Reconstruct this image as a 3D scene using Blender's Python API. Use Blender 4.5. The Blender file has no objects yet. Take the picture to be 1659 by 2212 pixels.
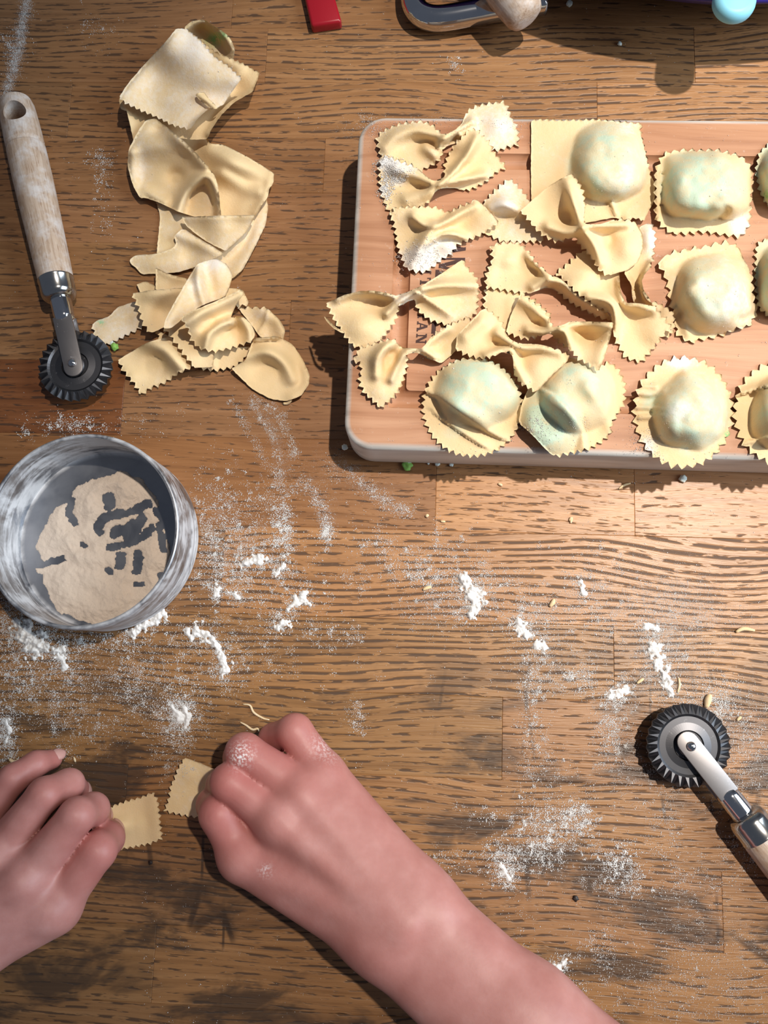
import bpy, bmesh, math, random
import numpy as np
from mathutils import Vector, Matrix, noise as mnoise
from mathutils.geometry import delaunay_2d_cdt

random.seed(7)
RNG = np.random.default_rng(11)
scene = bpy.context.scene
COL = scene.collection

# ------------------------------------------------------------------ camera
IW, IH = 1659.0, 2212.0
FPX = 1790.0                       # focal length in pixels of the photograph
CAM_H = 0.396                      # metres above the table top
NADIR = (910.0, 1400.0)            # where the plumb line meets the picture
_down = Vector(((NADIR[0]-IW/2)/FPX, -(NADIR[1]-IH/2)/FPX, -1.0)).normalized()
_zc = -_down
_xc = Vector((1, 0, 0)); _xc = (_xc - _zc*_xc.dot(_zc)).normalized()
_yc = _zc.cross(_xc)
C2W = Matrix((_xc, _yc, _zc))      # camera vector -> world vector
cam_data = bpy.data.cameras.new('camera')
cam = bpy.data.objects.new('camera', cam_data)
COL.objects.link(cam)
cam.matrix_world = Matrix.Translation((0, 0, CAM_H)) @ C2W.to_4x4()
cam_data.sensor_fit = 'VERTICAL'
cam_data.sensor_height = 24.0
cam_data.lens = 24.0*FPX/IH
cam_data.clip_start = 0.01
scene.camera = cam

_M = np.array(C2W)
def at_np(px, py, z):
    """photograph pixel -> world point on the level plane of height z (metres)"""
    px = np.asarray(px, float); py = np.asarray(py, float); z = np.asarray(z, float)
    d = np.stack([(px-IW/2)/FPX, -(py-IH/2)/FPX, -np.ones_like(px)], -1) @ _M.T
    t = (z-CAM_H)/d[..., 2]
    return np.stack([d[..., 0]*t, d[..., 1]*t, z+0*t], -1)
def at(px, py, z=0.0):
    return Vector(at_np(px, py, z).tolist())

# ------------------------------------------------------------------ light
scene.view_settings.view_transform = 'Standard'
scene.view_settings.look = 'None'
scene.view_settings.gamma = 1.0
scene.view_settings.use_curve_mapping = False
scene.view_settings.exposure = 0.0

world = bpy.data.worlds.new('room_light')
scene.world = world
world.use_nodes = True
wbg = world.node_tree.nodes['Background']
wbg.inputs['Color'].default_value = (0.62, 0.70, 0.88, 1)
wbg.inputs['Strength'].default_value = 0.135

def light(name, kind, loc, target, energy, color, **kw):
    ld = bpy.data.lights.new(name, kind)
    ld.energy = energy; ld.color = color
    for k, v in kw.items(): setattr(ld, k, v)
    lo = bpy.data.objects.new(name, ld)
    COL.objects.link(lo)
    lo.location = loc
    lo.rotation_euler = (Vector(target)-Vector(loc)).to_track_quat('-Z', 'Y').to_euler()
    return lo
# a spot lamp hanging to the upper right of the table
light('lamp_spot', 'SPOT', (0.79, 0.45, 2.2), (0.20, 0.13, 0.0), 262.0, (1.0, 0.90, 0.78),
      spot_size=math.radians(24), spot_blend=1.0, shadow_soft_size=0.03)
# cool daylight from the window on the right
light('window_daylight', 'AREA', (1.25, 0.06, 0.80), (0.05, 0.05, 0.0), 21.0, (0.76, 0.89, 1.0),
      shape='RECTANGLE', size=0.9, size_y=0.8)

# ------------------------------------------------------------------ helpers
def tag(o, label=None, cat=None, group=None, kind=None):
    if label: o['label'] = label
    if cat: o['category'] = cat
    if group: o['group'] = group
    if kind: o['kind'] = kind
    return o
def empty(name, loc=(0, 0, 0)):
    o = bpy.data.objects.new(name, None); COL.objects.link(o)
    o.location = loc; o.empty_display_size = 0.02
    return o
def link(name, me, mat=None, parent=None, smooth=True):
    o = bpy.data.objects.new(name, me); COL.objects.link(o)
    if mat: me.materials.append(mat)
    if smooth: me.shade_smooth()
    if parent:
        o.parent = parent
        o.matrix_parent_inverse = Matrix.Identity(4)
    return o
def mesh(name, v, f):
    me = bpy.data.meshes.new(name)
    me.from_pydata([tuple(p) for p in v], [], [tuple(q) for q in f])
    me.update()
    return me
def fast_mesh(name, V, F):
    """V (n,3), F (m,k) arrays"""
    V = np.asarray(V, np.float32); F = np.asarray(F, np.int32)
    me = bpy.data.meshes.new(name)
    me.vertices.add(len(V)); me.vertices.foreach_set('co', V.ravel())
    k = F.shape[1]
    me.loops.add(F.size); me.loops.foreach_set('vertex_index', F.ravel())
    me.polygons.add(len(F))
    me.polygons.foreach_set('loop_start', np.arange(0, F.size, k, dtype=np.int32))
    me.polygons.foreach_set('loop_total', np.full(len(F), k, np.int32))
    me.update(calc_edges=True); me.validate()
    return me
def attr(me, name, vals):
    a = me.attributes.new(name, 'FLOAT', 'POINT')
    a.data.foreach_set('value', np.asarray(vals, np.float32))
def auto_smooth(me, deg):
    me.shade_smooth()
    bm = bmesh.new(); bm.from_mesh(me)
    lim = math.radians(deg)
    for e in bm.edges:
        e.smooth = not (len(e.link_faces) == 2 and e.calc_face_angle(0) > lim)
    bm.to_mesh(me); bm.free()
def lathe(name, prof, n=48, axis='z', cap=True):
    v, f = [], []
    for (r, h) in prof:
        for i in range(n):
            a = 2*math.pi*i/n
            if axis == 'z': v.append((r*math.cos(a), r*math.sin(a), h))
            else: v.append((h, r*math.cos(a), r*math.sin(a)))
    for j in range(len(prof)-1):
        for i in range(n):
            a, b = j*n+i, j*n+(i+1) % n
            f.append((a, b, b+n, a+n))
    if cap:
        f.append(tuple(reversed(range(n)))); f.append(tuple(range((len(prof)-1)*n, len(prof)*n)))
    me = mesh(name, v, f)
    bm = bmesh.new(); bm.from_mesh(me); bmesh.ops.recalc_face_normals(bm, faces=bm.faces); bm.to_mesh(me); bm.free()
    return me
def bevel(me, w, seg=2, ang=30):
    bm = bmesh.new(); bm.from_mesh(me)
    es = [e for e in bm.edges if len(e.link_faces) == 2 and e.calc_face_angle(0) > math.radians(ang)]
    bmesh.ops.bevel(bm, geom=es, offset=w, segments=seg, affect='EDGES', profile=0.5, clamp_overlap=True)
    bmesh.ops.recalc_face_normals(bm, faces=bm.faces)
    bm.to_mesh(me); bm.free()
    return me
def prism(name, pts, z0, z1):
    n = len(pts)
    v = [(x, y, z0) for x, y in pts]+[(x, y, z1) for x, y in pts]
    f = [tuple(reversed(range(n))), tuple(range(n, 2*n))]+[(i, (i+1) % n, n+(i+1) % n, n+i) for i in range(n)]
    me = mesh(name, v, f)
    bm = bmesh.new(); bm.from_mesh(me); bmesh.ops.recalc_face_normals(bm, faces=bm.faces); bm.to_mesh(me); bm.free()
    return me
def tube(name, pts, rad, n=20):
    """swept tube through points with a radius for each"""
    pts = [Vector(p) for p in pts]
    if not hasattr(rad, '__len__'): rad = [rad]*len(pts)
    v, f = [], []
    up = Vector((0, 0, 1))
    for i, p in enumerate(pts):
        t = (pts[min(i+1, len(pts)-1)]-pts[max(i-1, 0)]).normalized()
        s = t.cross(up)
        if s.length < 1e-3: s = Vector((1, 0, 0))
        s.normalize(); u = s.cross(t).normalized(); up = u
        for k in range(n):
            a = 2*math.pi*k/n
            v.append(p+(s*math.cos(a)+u*math.sin(a))*rad[i])
    for j in range(len(pts)-1):
        for k in range(n):
            a, b = j*n+k, j*n+(k+1) % n
            f.append((a, b, b+n, a+n))
    f.append(tuple(reversed(range(n)))); f.append(tuple(range((len(pts)-1)*n, len(pts)*n)))
    me = mesh(name, v, f)
    bm = bmesh.new(); bm.from_mesh(me); bmesh.ops.recalc_face_normals(bm, faces=bm.faces); bm.to_mesh(me); bm.free()
    return me
def catmull(pts, per=8):
    P = [np.array(p, float) for p in pts]
    P = [2*P[0]-P[1]]+P+[2*P[-1]-P[-2]]
    out = []
    for i in range(1, len(P)-2):
        for k in range(per):
            t = k/per
            out.append(0.5*((2*P[i])+(-P[i-1]+P[i+1])*t+(2*P[i-1]-5*P[i]+4*P[i+1]-P[i+2])*t*t+(-P[i-1]+3*P[i]-3*P[i+1]+P[i+2])*t**3))
    out.append(P[-2])
    return out

def vnoise(x, y, freq, seed=0):
    """smooth value noise in [-1,1] on arrays"""
    x = np.asarray(x)*freq+seed*17.3; y = np.asarray(y)*freq+seed*9.7
    xi = np.floor(x).astype(int); yi = np.floor(y).astype(int)
    fx = x-xi; fy = y-yi
    fx = fx*fx*(3-2*fx); fy = fy*fy*(3-2*fy)
    def h(a, b):
        n = (a*374761393+b*668265263+seed*1442695) & 0x7fffffff
        n = ((n ^ (n >> 13))*1274126177) & 0x7fffffff
        return ((n ^ (n >> 16)) & 0xffff)/32767.5-1
    a = h(xi, yi); b = h(xi+1, yi); c = h(xi, yi+1); d = h(xi+1, yi+1)
    return (a*(1-fx)+b*fx)*(1-fy)+(c*(1-fx)+d*fx)*fy
def fbm(x, y, freq, seed=0, oct=3):
    s = 0; a = 1; t = 0
    for o in range(oct):
        s = s+a*vnoise(x, y, freq*2**o, seed+o*3); t += a; a *= 0.5
    return s/t

# ------------------------------------------------------------------ materials
class NT:
    def __init__(self, name):
        self.m = bpy.data.materials.new(name); self.m.use_nodes = True
        self.t = self.m.node_tree; self.b = self.t.nodes['Principled BSDF']
    def n(self, kind, **kw):
        nd = self.t.nodes.new(kind)
        for k, v in kw.items():
            if k in nd.inputs: nd.inputs[k].default_value = v
            else: setattr(nd, k, v)
        return nd
    def l(self, a, b): self.t.links.new(a, b)
    def set(self, **kw):
        for k, v in kw.items(): self.b.inputs[k.replace('_', ' ')].default_value = v
    def noise(self, vec, scale, detail=3, rough=0.55, dist=0.0):
        nd = self.n('ShaderNodeTexNoise'); nd.inputs['Scale'].default_value = scale
        nd.inputs['Detail'].default_value = detail; nd.inputs['Roughness'].default_value = rough
        nd.inputs['Distortion'].default_value = dist
        if vec is not None: self.l(vec, nd.inputs['Vector'])
        return nd.outputs['Fac']
    def ramp(self, fac, stops):
        r = self.n('ShaderNodeValToRGB')
        while len(r.color_ramp.elements) < len(stops): r.color_ramp.elements.new(0.5)
        for e, (p, c) in zip(r.color_ramp.elements, stops):
            e.position = p; e.color = c if len(c) == 4 else (*c, 1)
        self.l(fac, r.inputs['Fac'])
        return r.outputs['Color']
    def step(self, fac, a, b):
        r = self.n('ShaderNodeMapRange', interpolation_type='SMOOTHSTEP')
        r.inputs['From Min'].default_value = a; r.inputs['From Max'].default_value = b
        self.l(fac, r.inputs['Value'])
        return r.outputs['Result']
    def mix(self, fac, a, b, mode='MIX'):
        nd = self.n('ShaderNodeMix', data_type='RGBA', blend_type=mode)
        for s, v in ((nd.inputs['Factor'], fac), (nd.inputs['A'], a), (nd.inputs['B'], b)):
            if hasattr(v, 'links') or hasattr(v, 'is_linked'): self.l(v, s)
            elif s.type == 'VALUE': s.default_value = v
            else: s.default_value = (*v, 1) if len(v) == 3 else v
        return [o for o in nd.outputs if o.type == 'RGBA'][0]
    def math(self, op, a, b=0.5):
        nd = self.n('ShaderNodeMath', operation=op)
        for i, v in enumerate((a, b)):
            if hasattr(v, 'is_linked'): self.l(v, nd.inputs[i])
            else: nd.inputs[i].default_value = v
        return nd.outputs[0]
    def bump(self, h, strength, dist):
        nd = self.n('ShaderNodeBump'); nd.inputs['Strength'].default_value = strength
        nd.inputs['Distance'].default_value = dist
        self.l(h, nd.inputs['Height']); self.l(nd.outputs['Normal'], self.b.inputs['Normal'])
    def coord(self, which='Object'): return self.n('ShaderNodeTexCoord').outputs[which]
    def pos(self): return self.n('ShaderNodeNewGeometry').outputs['Position']
    def mapping(self, vec, scale=(1, 1, 1), rot=(0, 0, 0), loc=(0, 0, 0)):
        nd = self.n('ShaderNodeMapping')
        nd.inputs['Scale'].default_value = scale; nd.inputs['Rotation'].default_value = rot; nd.inputs['Location'].default_value = loc
        self.l(vec, nd.inputs['Vector'])
        return nd.outputs['Vector']
    def at(self, name): return self.n('ShaderNodeAttribute', attribute_name=name).outputs['Fac']
    def color(self, c): self.l(c, self.b.inputs['Base Color'])

def simple(name, col, rough=0.5, metal=0.0, **kw):
    t = NT(name); t.set(Base_Color=(*col, 1), Roughness=rough, Metallic=metal, **kw)
    return t.m

def mat_stave():
    t = NT('varnished_oak_stave')
    info = t.n('ShaderNodeObjectInfo')
    rnd = t.n('ShaderNodeCombineXYZ')
    t.l(t.math('MULTIPLY', info.outputs['Random'], 7.0), rnd.inputs['X'])
    t.l(t.math('MULTIPLY', info.outputs['Random'], 3.0), rnd.inputs['Y'])
    t.l(t.math('MULTIPLY', info.outputs['Random'], 5.0), rnd.inputs['Z'])
    add = t.n('ShaderNodeVectorMath', operation='ADD')
    t.l(t.coord('Object'), add.inputs[0]); t.l(rnd.outputs[0], add.inputs[1])
    v = add.outputs[0]
    # slow bend of the grain lines
    warp = t.noise(t.mapping(v, (7, 14, 1)), 1.0, 1)
    sep = t.n('ShaderNodeSeparateXYZ'); t.l(v, sep.inputs[0])
    yy = t.math('ADD', sep.outputs['Y'], t.math('MULTIPLY', warp, 0.022))
    cmb = t.n('ShaderNodeCombineXYZ'); t.l(sep.outputs['X'], cmb.inputs['X']); t.l(yy, cmb.inputs['Y'])
    g = cmb.outputs[0]
    streak = t.noise(t.mapping(g, (14, 330, 1)), 1.0, 4, 0.6)
    fine = t.noise(t.mapping(g, (60, 1500, 1)), 1.0, 2, 0.6)
    rings = t.n('ShaderNodeTexWave', wave_type='BANDS', bands_direction='Y', wave_profile='SIN')
    rings.inputs['Scale'].default_value = 92; rings.inputs['Distortion'].default_value = 5.0
    rings.inputs['Detail'].default_value = 2; rings.inputs['Detail Scale'].default_value = 0.7; rings.inputs['Detail Roughness'].default_value = 0.6
    t.l(t.mapping(g, (0.14, 1, 1)), rings.inputs['Vector'])
    rr = t.step(rings.outputs['Fac'], 0.45, 0.95)
    dash = t.noise(t.mapping(g, (95, 620, 1)), 1.0, 2, 0.55)
    fleck = t.noise(t.mapping(g, (110, 1000, 1)), 1.0, 2, 0.5)
    dens = t.noise(t.mapping(v, (9, 22, 1), loc=(3, 1, 0)), 1.0, 2)
    amount = t.math('MULTIPLY', t.math('ADD', info.outputs['Alpha'], -0.5), 0.20)
    d1 = t.math('ADD', t.math('ADD', dash, amount), t.math('MULTIPLY', t.math('ADD', dens, -0.5), 0.25))
    p1 = t.math('MULTIPLY', rr, t.step(d1, 0.50, 0.58))
    p2 = t.step(t.math('ADD', fleck, t.math('MULTIPLY', t.math('ADD', dens, -0.5), 0.3)), 0.66, 0.72)
    pore = t.math('MAXIMUM', p1, t.math('MULTIPLY', p2, 0.8))
    tone = t.ramp(streak, [(0.25, (0.270, 0.128, 0.050)), (0.5, (0.435, 0.216, 0.087)), (0.78, (0.570, 0.306, 0.138))])
    tone = t.mix(t.math('MULTIPLY', fine, 0.35), tone, (0.20, 0.09, 0.035))
    tone = t.mix(1.0, tone, info.outputs['Color'], 'MULTIPLY')
    c = t.mix(t.math('MULTIPLY', pore, 0.82), tone, (0.045, 0.022, 0.012))
    # worn, blackened places where the varnish has gone, on the side towards the cook
    p = t.pos()
    ps = t.n('ShaderNodeSeparateXYZ'); t.l(p, ps.inputs[0])
    near = t.step(ps.outputs['Y'], 0.035, -0.06)
    st = t.noise(t.mapping(p, (16, 42, 1), rot=(0, 0, math.radians(-6))), 1.0, 5, 0.62, 0.4)
    worn = t.math('MULTIPLY', t.step(st, 0.475, 0.61), near)
    c = t.mix(t.math('MULTIPLY', worn, 0.78), c, (0.038, 0.024, 0.017))
    # knife scratches, dark lines in several directions
    for ang, sc, th in ((38, 21, 0.018), (-57, 17, 0.014), (100, 13, 0.012)):
        vo = t.n('ShaderNodeTexVoronoi', feature='DISTANCE_TO_EDGE'); vo.inputs['Scale'].default_value = sc
        t.l(t.mapping(p, (1, 0.22, 1), rot=(0, 0, math.radians(ang))), vo.inputs['Vector'])
        ln = t.step(vo.outputs['Distance'], th, th*0.3)
        ln = t.math('MULTIPLY', ln, t.step(t.noise(p, 26, 2), 0.55, 0.68))
        c = t.mix(t.math('MULTIPLY', t.math('MULTIPLY', ln, near), 0.75), c, (0.035, 0.02, 0.013))
    t.color(c)
    t.set(Roughness=0.42)
    t.l(t.math('ADD', t.math('MULTIPLY', pore, 0.25), 0.38), t.b.inputs['Roughness'])
    t.b.inputs['Specular IOR Level'].default_value = 0.45
    t.bump(t.math('SUBTRACT', fine, t.math('MULTIPLY', pore, 1.2)), 0.35, 0.0004)
    return t.m
M_STAVE = mat_stave()

def mat_board():
    t = NT('pine_board_wood')
    v = t.coord('Object')
    w = t.noise(t.mapping(v, (5, 14, 5)), 1.0, 2)
    sep = t.n('ShaderNodeSeparateXYZ'); t.l(v, sep.inputs[0])
    cmb = t.n('ShaderNodeCombineXYZ'); t.l(sep.outputs['X'], cmb.inputs['X'])
    t.l(t.math('ADD', sep.outputs['Y'], t.math('MULTIPLY', w, 0.03)), cmb.inputs['Y']); t.l(sep.outputs['Z'], cmb.inputs['Z'])
    g = cmb.outputs[0]
    bands = t.noise(t.mapping(g, (6, 130, 60)), 1.0, 3, 0.6)
    fine = t.noise(t.mapping(g, (40, 1100, 300)), 1.0, 2)
    c = t.ramp(bands, [(0.3, (0.36, 0.155, 0.072)), (0.5, (0.50, 0.245, 0.130)), (0.7, (0.58, 0.310, 0.178))])
    c = t.mix(t.math('MULTIPLY', t.step(fine, 0.55, 0.75), 0.45), c, (0.33, 0.15, 0.08))
    rim = t.at('weather_lit')           # greyed, unsealed outer edge, its colour paled to stand in for front light
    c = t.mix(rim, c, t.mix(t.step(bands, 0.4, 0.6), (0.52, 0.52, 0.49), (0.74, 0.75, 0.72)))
    dust = t.step(t.noise(v, 320, 4, 0.7), 0.62, 0.78)
    c = t.mix(t.math('MULTIPLY', dust, 0.35), c, (0.75, 0.70, 0.65))
    t.color(c); t.set(Roughness=0.55); t.bump(fine, 0.2, 0.0003)
    return t.m
M_BOARD = mat_board()

def mat_dough(name, base=(0.80, 0.605, 0.345), sss=0.12):
    t = NT(name)
    v = t.coord('Object')
    n1 = t.noise(v, 60, 3); n2 = t.noise(v, 420, 4, 0.7); n3 = t.noise(v, 1500, 3, 0.6)
    c = t.mix(n1, (base[0]*0.93, base[1]*0.9, base[2]*0.82), (min(1, base[0]*1.05), base[1]*1.06, base[2]*1.15))
    fill = t.math('MULTIPLY', t.at('fill'), t.math('ADD', 0.55, t.step(t.noise(v, 110, 4, 0.65), 0.38, 0.66)))
    c = t.mix(t.math('MULTIPLY', fill, 0.74), c, (0.53, 0.64, 0.49))
    c = t.mix(t.math('MULTIPLY', t.at('green'), t.step(n2, 0.35, 0.55)), c, (0.20, 0.55, 0.18))
    fl = t.math('ADD', t.math('MULTIPLY', t.at('flour'), 0.55), -0.10)
    fl = t.step(t.math('ADD', fl, t.math('ADD', t.math('MULTIPLY', n2, 0.55), t.math('MULTIPLY', n1, 0.35))), 0.50, 1.0)
    c = t.mix(t.math('MULTIPLY', fl, 0.80), c, (0.84, 0.79, 0.75))
    t.color(c)
    t.set(Roughness=0.72, Subsurface_Weight=sss, Subsurface_Radius=(0.004, 0.0025, 0.0012), Subsurface_Scale=0.6)
    t.b.inputs['Specular IOR Level'].default_value = 0.25
    t.bump(t.math('ADD', n2, t.math('MULTIPLY', n3, 0.6)), 0.35, 0.0005)
    return t.m
M_DOUGH = mat_dough('fresh_egg_dough')

def mat_flour(name='wheat_flour', col=(0.90, 0.88, 0.86)):
    t = NT(name); v = t.coord('Object')
    t.color(t.mix(t.noise(v, 300, 3), (col[0]*0.9, col[1]*0.9, col[2]*0.9), col))
    t.set(Roughness=0.95); t.b.inputs['Specular IOR Level'].default_value = 0.05
    t.bump(t.noise(v, 900, 4, 0.7), 0.8, 0.0006)
    return t.m
M_FLOUR = mat_flour()
M_FLOUR_TIN = mat_flour('cream_flour_in_tin', (0.80, 0.66, 0.54))

def mat_handle():
    t = NT('pale_beech_handle'); v = t.coord('Object')
    g = t.noise(t.mapping(v, (60, 900, 900)), 1.0, 3)
    flake = t.step(t.noise(t.mapping(v, (150, 1100, 1100)), 1.0, 2), 0.56, 0.68)
    c = t.ramp(g, [(0.3, (0.42, 0.29, 0.20)), (0.65, (0.60, 0.46, 0.35))])
    c = t.mix(t.math('MULTIPLY', flake, 0.6), c, (0.30, 0.17, 0.10))
    c = t.mix(t.math('MULTIPLY', t.step(t.noise(v, 90, 4, 0.7), 0.40, 0.70), 0.62), c, (0.76, 0.74, 0.74))
    t.color(c); t.set(Roughness=0.7); t.bump(g, 0.25, 0.0004)
    return t.m
M_HANDLE = mat_handle()
def mat_metal(name, col, rough, dust=0.0, dustcol=(0.8, 0.8, 0.82)):
    t = NT(name); v = t.coord('Object')
    n = t.noise(v, 500, 4, 0.7)
    c = t.mix(t.noise(v, 140, 3), (col[0]*0.85, col[1]*0.85, col[2]*0.85), col)
    d = t.math('MULTIPLY', t.step(n, 0.62, 0.75), dust)
    t.color(t.mix(d, c, dustcol))
    t.l(t.math('SUBTRACT', 1.0, d), t.b.inputs['Metallic'])
    t.l(t.math('ADD', t.math('MULTIPLY', d, 0.5), rough), t.b.inputs['Roughness'])
    return t.m
M_STEEL = mat_metal('brushed_steel', (0.34, 0.315, 0.31), 0.50, 0.35)
M_CHROME = mat_metal('chrome', (0.72, 0.73, 0.76), 0.10, 0.08)
M_WHEEL = mat_metal('dark_burnished_steel', (0.125, 0.125, 0.135), 0.44, 0.22)
M_FERRULE = mat_metal('polished_ferrule_steel', (0.55, 0.55, 0.54), 0.16, 0.12)

def mat_tin():
    t = NT('floury_tinplate'); v = t.coord('Object')
    n = t.noise(v, 70, 5, 0.62, 0.5)
    sm = t.noise(t.mapping(v, (30, 30, 260)), 1.0, 4, 0.6, 0.6)
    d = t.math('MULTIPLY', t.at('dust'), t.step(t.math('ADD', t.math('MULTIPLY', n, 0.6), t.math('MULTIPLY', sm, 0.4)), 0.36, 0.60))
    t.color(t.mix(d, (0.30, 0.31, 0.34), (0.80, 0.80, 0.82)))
    t.l(t.math('SUBTRACT', 1.0, d), t.b.inputs['Metallic'])
    t.l(t.math('ADD', t.math('MULTIPLY', d, 0.55), 0.32), t.b.inputs['Roughness'])
    return t.m
M_TIN = mat_tin()

def mat_skin():
    t = NT('child_skin'); v = t.coord('Object')
    n = t.noise(v, 55, 4, 0.6); f = t.noise(v, 900, 3, 0.6)
    c = t.ramp(n, [(0.3, (0.43, 0.180, 0.155)), (0.55, (0.51, 0.238, 0.210)), (0.75, (0.58, 0.300, 0.272))])
    c = t.mix(t.math('MULTIPLY', t.at('red'), 0.75), c, (0.45, 0.135, 0.12))
    c = t.mix(t.math('MULTIPLY', t.at('flour'), t.step(f, 0.45, 0.62)), c, (0.85, 0.80, 0.80))
    t.color(c)
    t.set(Roughness=0.47, Subsurface_Weight=0.22, Subsurface_Radius=(0.006, 0.0022, 0.0012), Subsurface_Scale=0.7)
    t.b.inputs['Specular IOR Level'].default_value = 0.4
    t.bump(f, 0.12, 0.0004)
    return t.m
M_SKIN = mat_skin()
M_NAIL = simple('fingernail', (0.60, 0.33, 0.29), 0.35)
M_GREEN = simple('green_herb_filling', (0.25, 0.50, 0.10), 0.6)
M_CURD = simple('white_curd_crumb', (0.75, 0.84, 0.80), 0.6)
M_INK = simple('burnt_brown_lettering', (0.055, 0.018, 0.014), 0.65)
M_RED = simple('glossy_red_plastic', (0.34, 0.008, 0.018), 0.32)
M_BLUE = simple('pale_blue_silicone', (0.26, 0.66, 0.84), 0.45)
M_INDIGO = simple('indigo_enamel', (0.035, 0.02, 0.22), 0.3)
M_DARK = simple('dark_seed', (0.02, 0.012, 0.01), 0.5)
M_FLOOR = simple('grey_tile_floor', (0.18, 0.17, 0.16), 0.6)
M_LEG = simple('oak_leg', (0.25, 0.13, 0.06), 0.5)

# ------------------------------------------------------------------ room floor and table
fl = link('floor', prism('floor', [(-2, -2), (2, -2), (2, 2), (-2, 2)], -0.80, -0.75), M_FLOOR, smooth=False)
tag(fl, kind='structure')
wb = link('wall_back', prism('wall_back', [(-2, 1.9), (2, 1.9), (2, 2), (-2, 2)], -0.75, 1.7), simple('white_wall_paint', (0.7, 0.69, 0.66), 0.8), smooth=False)
tag(wb, kind='structure')

table = empty('kitchen_table', (0.0, 0.05, -0.75))
tag(table, 'wide oak butcher-block kitchen table dusted with flour', 'table')
TROT = math.radians(-1.9)         # the staves run a little down to the right
def to_table(p):                  # world xy -> table frame
    c, s = math.cos(-TROT), math.sin(-TROT)
    return Vector((p[0]*c-p[1]*s, p[0]*s+p[1]*c))
rows = [-560, -420, -285, -120, 60, 178, 300, 418, 530, 651, 790, 952, 1143, 1336, 1497, 1674, 1850, 2022, 2195, 2370, 2560, 2760]
rowY = [to_table(at(830, y)).y for y in rows]
NX = 10                           # rows of staves beyond the top of the picture
rows = [rows[0]]*NX+rows
rowY = [rowY[0]+0.042*k for k in range(NX, 0, -1)]+rowY
joints = {0: [400], 1: [900], 2: [300, 1300], 3: [505], 4: [575, 1500], 5: [150, 1290], 6: [700], 7: [60, 1250], 8: [420], 9: [625], 10: [265],
          11: [942, 1370], 12: [480], 13: [1326], 14: [1085], 15: [268], 16: [800, 1560], 17: [330], 18: [1100], 19: [500], 20: [700]}
tint_of = {(3, 0): .66, (3, 1): .74, (4, 0): .76, (4, 1): .84, (4, 2): .98, (5, 0): .72, (5, 1): .80, (5, 2): .96, (6, 0): .72, (6, 1): .82, (7, 0): .70, (7, 1): .76, (8, 0): .72, (8, 1): .72,  # stave tones; the paler right also paints in sheen from the window
           (9, 0): .70, (9, 1): .64, (10, 0): (.50, .36, .30), (10, 1): .70, (11, 0): (.70, .62, .56), (11, 1): 1.12, (11, 2): 1.08,
           (12, 0): .68, (12, 1): 1.0, (13, 0): .84, (13, 1): .98, (14, 0): (.70, .70, .64), (14, 1): .82, (15, 0): .58, (15, 1): .78, (16, 0): .62, (16, 1): .74, (17, 0): .62, (17, 1): .74, (18, 0): .62, (18, 1): .72}
X0T, X1T = -0.62, 0.55
for r in range(len(rows)-1):
    yt, yb = rowY[r], rowY[r+1]
    xs = [X0T]+sorted(to_table(at(j, (rows[r]+rows[r+1])/2)).x for j in joints.get(r-NX, [300+97*(r*5 % 11)]))+[X1T]
    for k in range(len(xs)-1):
        a, b = xs[k], xs[k+1]
        hx, hy = (b-a)/2, (yt-yb)/2
        me = prism('stave', [(-hx, -hy), (hx, -hy), (hx, hy), (-hx, hy)], -0.028, 0)
        bevel(me, 0.00022, 1, 60)
        o = link('stave', me, M_STAVE, table, smooth=False)
        c, s = math.cos(TROT), math.sin(TROT)
        cx, cy = (a+b)/2, (yt+yb)/2
        o.location = (cx*c-cy*s, cx*s+cy*c-0.05, 0.75)
        o.rotation_euler = (0, 0, TROT)
        t = tint_of.get((r-NX, k), random.uniform(0.6, 0.8))
        if not isinstance(t, tuple): t = (t, t*random.uniform(0.96, 1.0), t*random.uniform(0.92, 1.02))
        o.color = (*t, {12: 0.95, 13: 0.95, 14: .6, 15: .8, 16: .65, 11: 0.22, 10: .4, 9: .5, 4: .75, 5: .75, 3: .4}.get(r-NX, 0.5))
tt = (rowY[0]+rowY[-1])/2; th_ = (rowY[0]-rowY[-1])/2
for sx in (-1, 1):
    for sy in (-1, 1):
        lx, ly = (X0T+X1T)/2+sx*0.52, tt+sy*(th_-0.06)
        me = prism('leg', [(-.03, -.03), (.03, -.03), (.03, .03), (-.03, .03)], 0, 0.722)
        bevel(me, 0.004, 2)
        lo = link('leg', me, M_LEG, table, smooth=False); lo.location = (lx, ly-0.05, 0)

# ------------------------------------------------------------------ height map of everything that lies about
HS = 3.0
HX0, HY0 = -300.0, -300.0
HW, HH = int(2400/HS), int(2900/HS)
HM = np.zeros((HH, HW))
GXc = HX0+(np.arange(HW)+0.5)*HS
GYc = HY0+(np.arange(HH)+0.5)*HS
def inside(poly, X, Y):
    P = np.asarray(poly, float)
    x1, y1 = P[:, 0], P[:, 1]; x2, y2 = np.roll(x1, -1), np.roll(y1, -1)
    res = np.zeros(np.shape(X), bool)
    for a, b, c, d in zip(x1, y1, x2, y2):
        if b == d: continue
        cond = ((b > Y) != (d > Y)) & (X < (c-a)*(Y-b)/(d-b)+a)
        res ^= cond
    return res
def box1(A, r):
    if r < 1: return A
    P = np.pad(A, r, mode='edge')
    c = np.cumsum(np.vstack([np.zeros(P.shape[1]), P]), 0); P = (c[2*r+1:]-c[:-2*r-1])/(2*r+1)
    c = np.cumsum(np.hstack([np.zeros((P.shape[0], 1)), P]), 1); return (c[:, 2*r+1:]-c[:, :-2*r-1])/(2*r+1)
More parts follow.
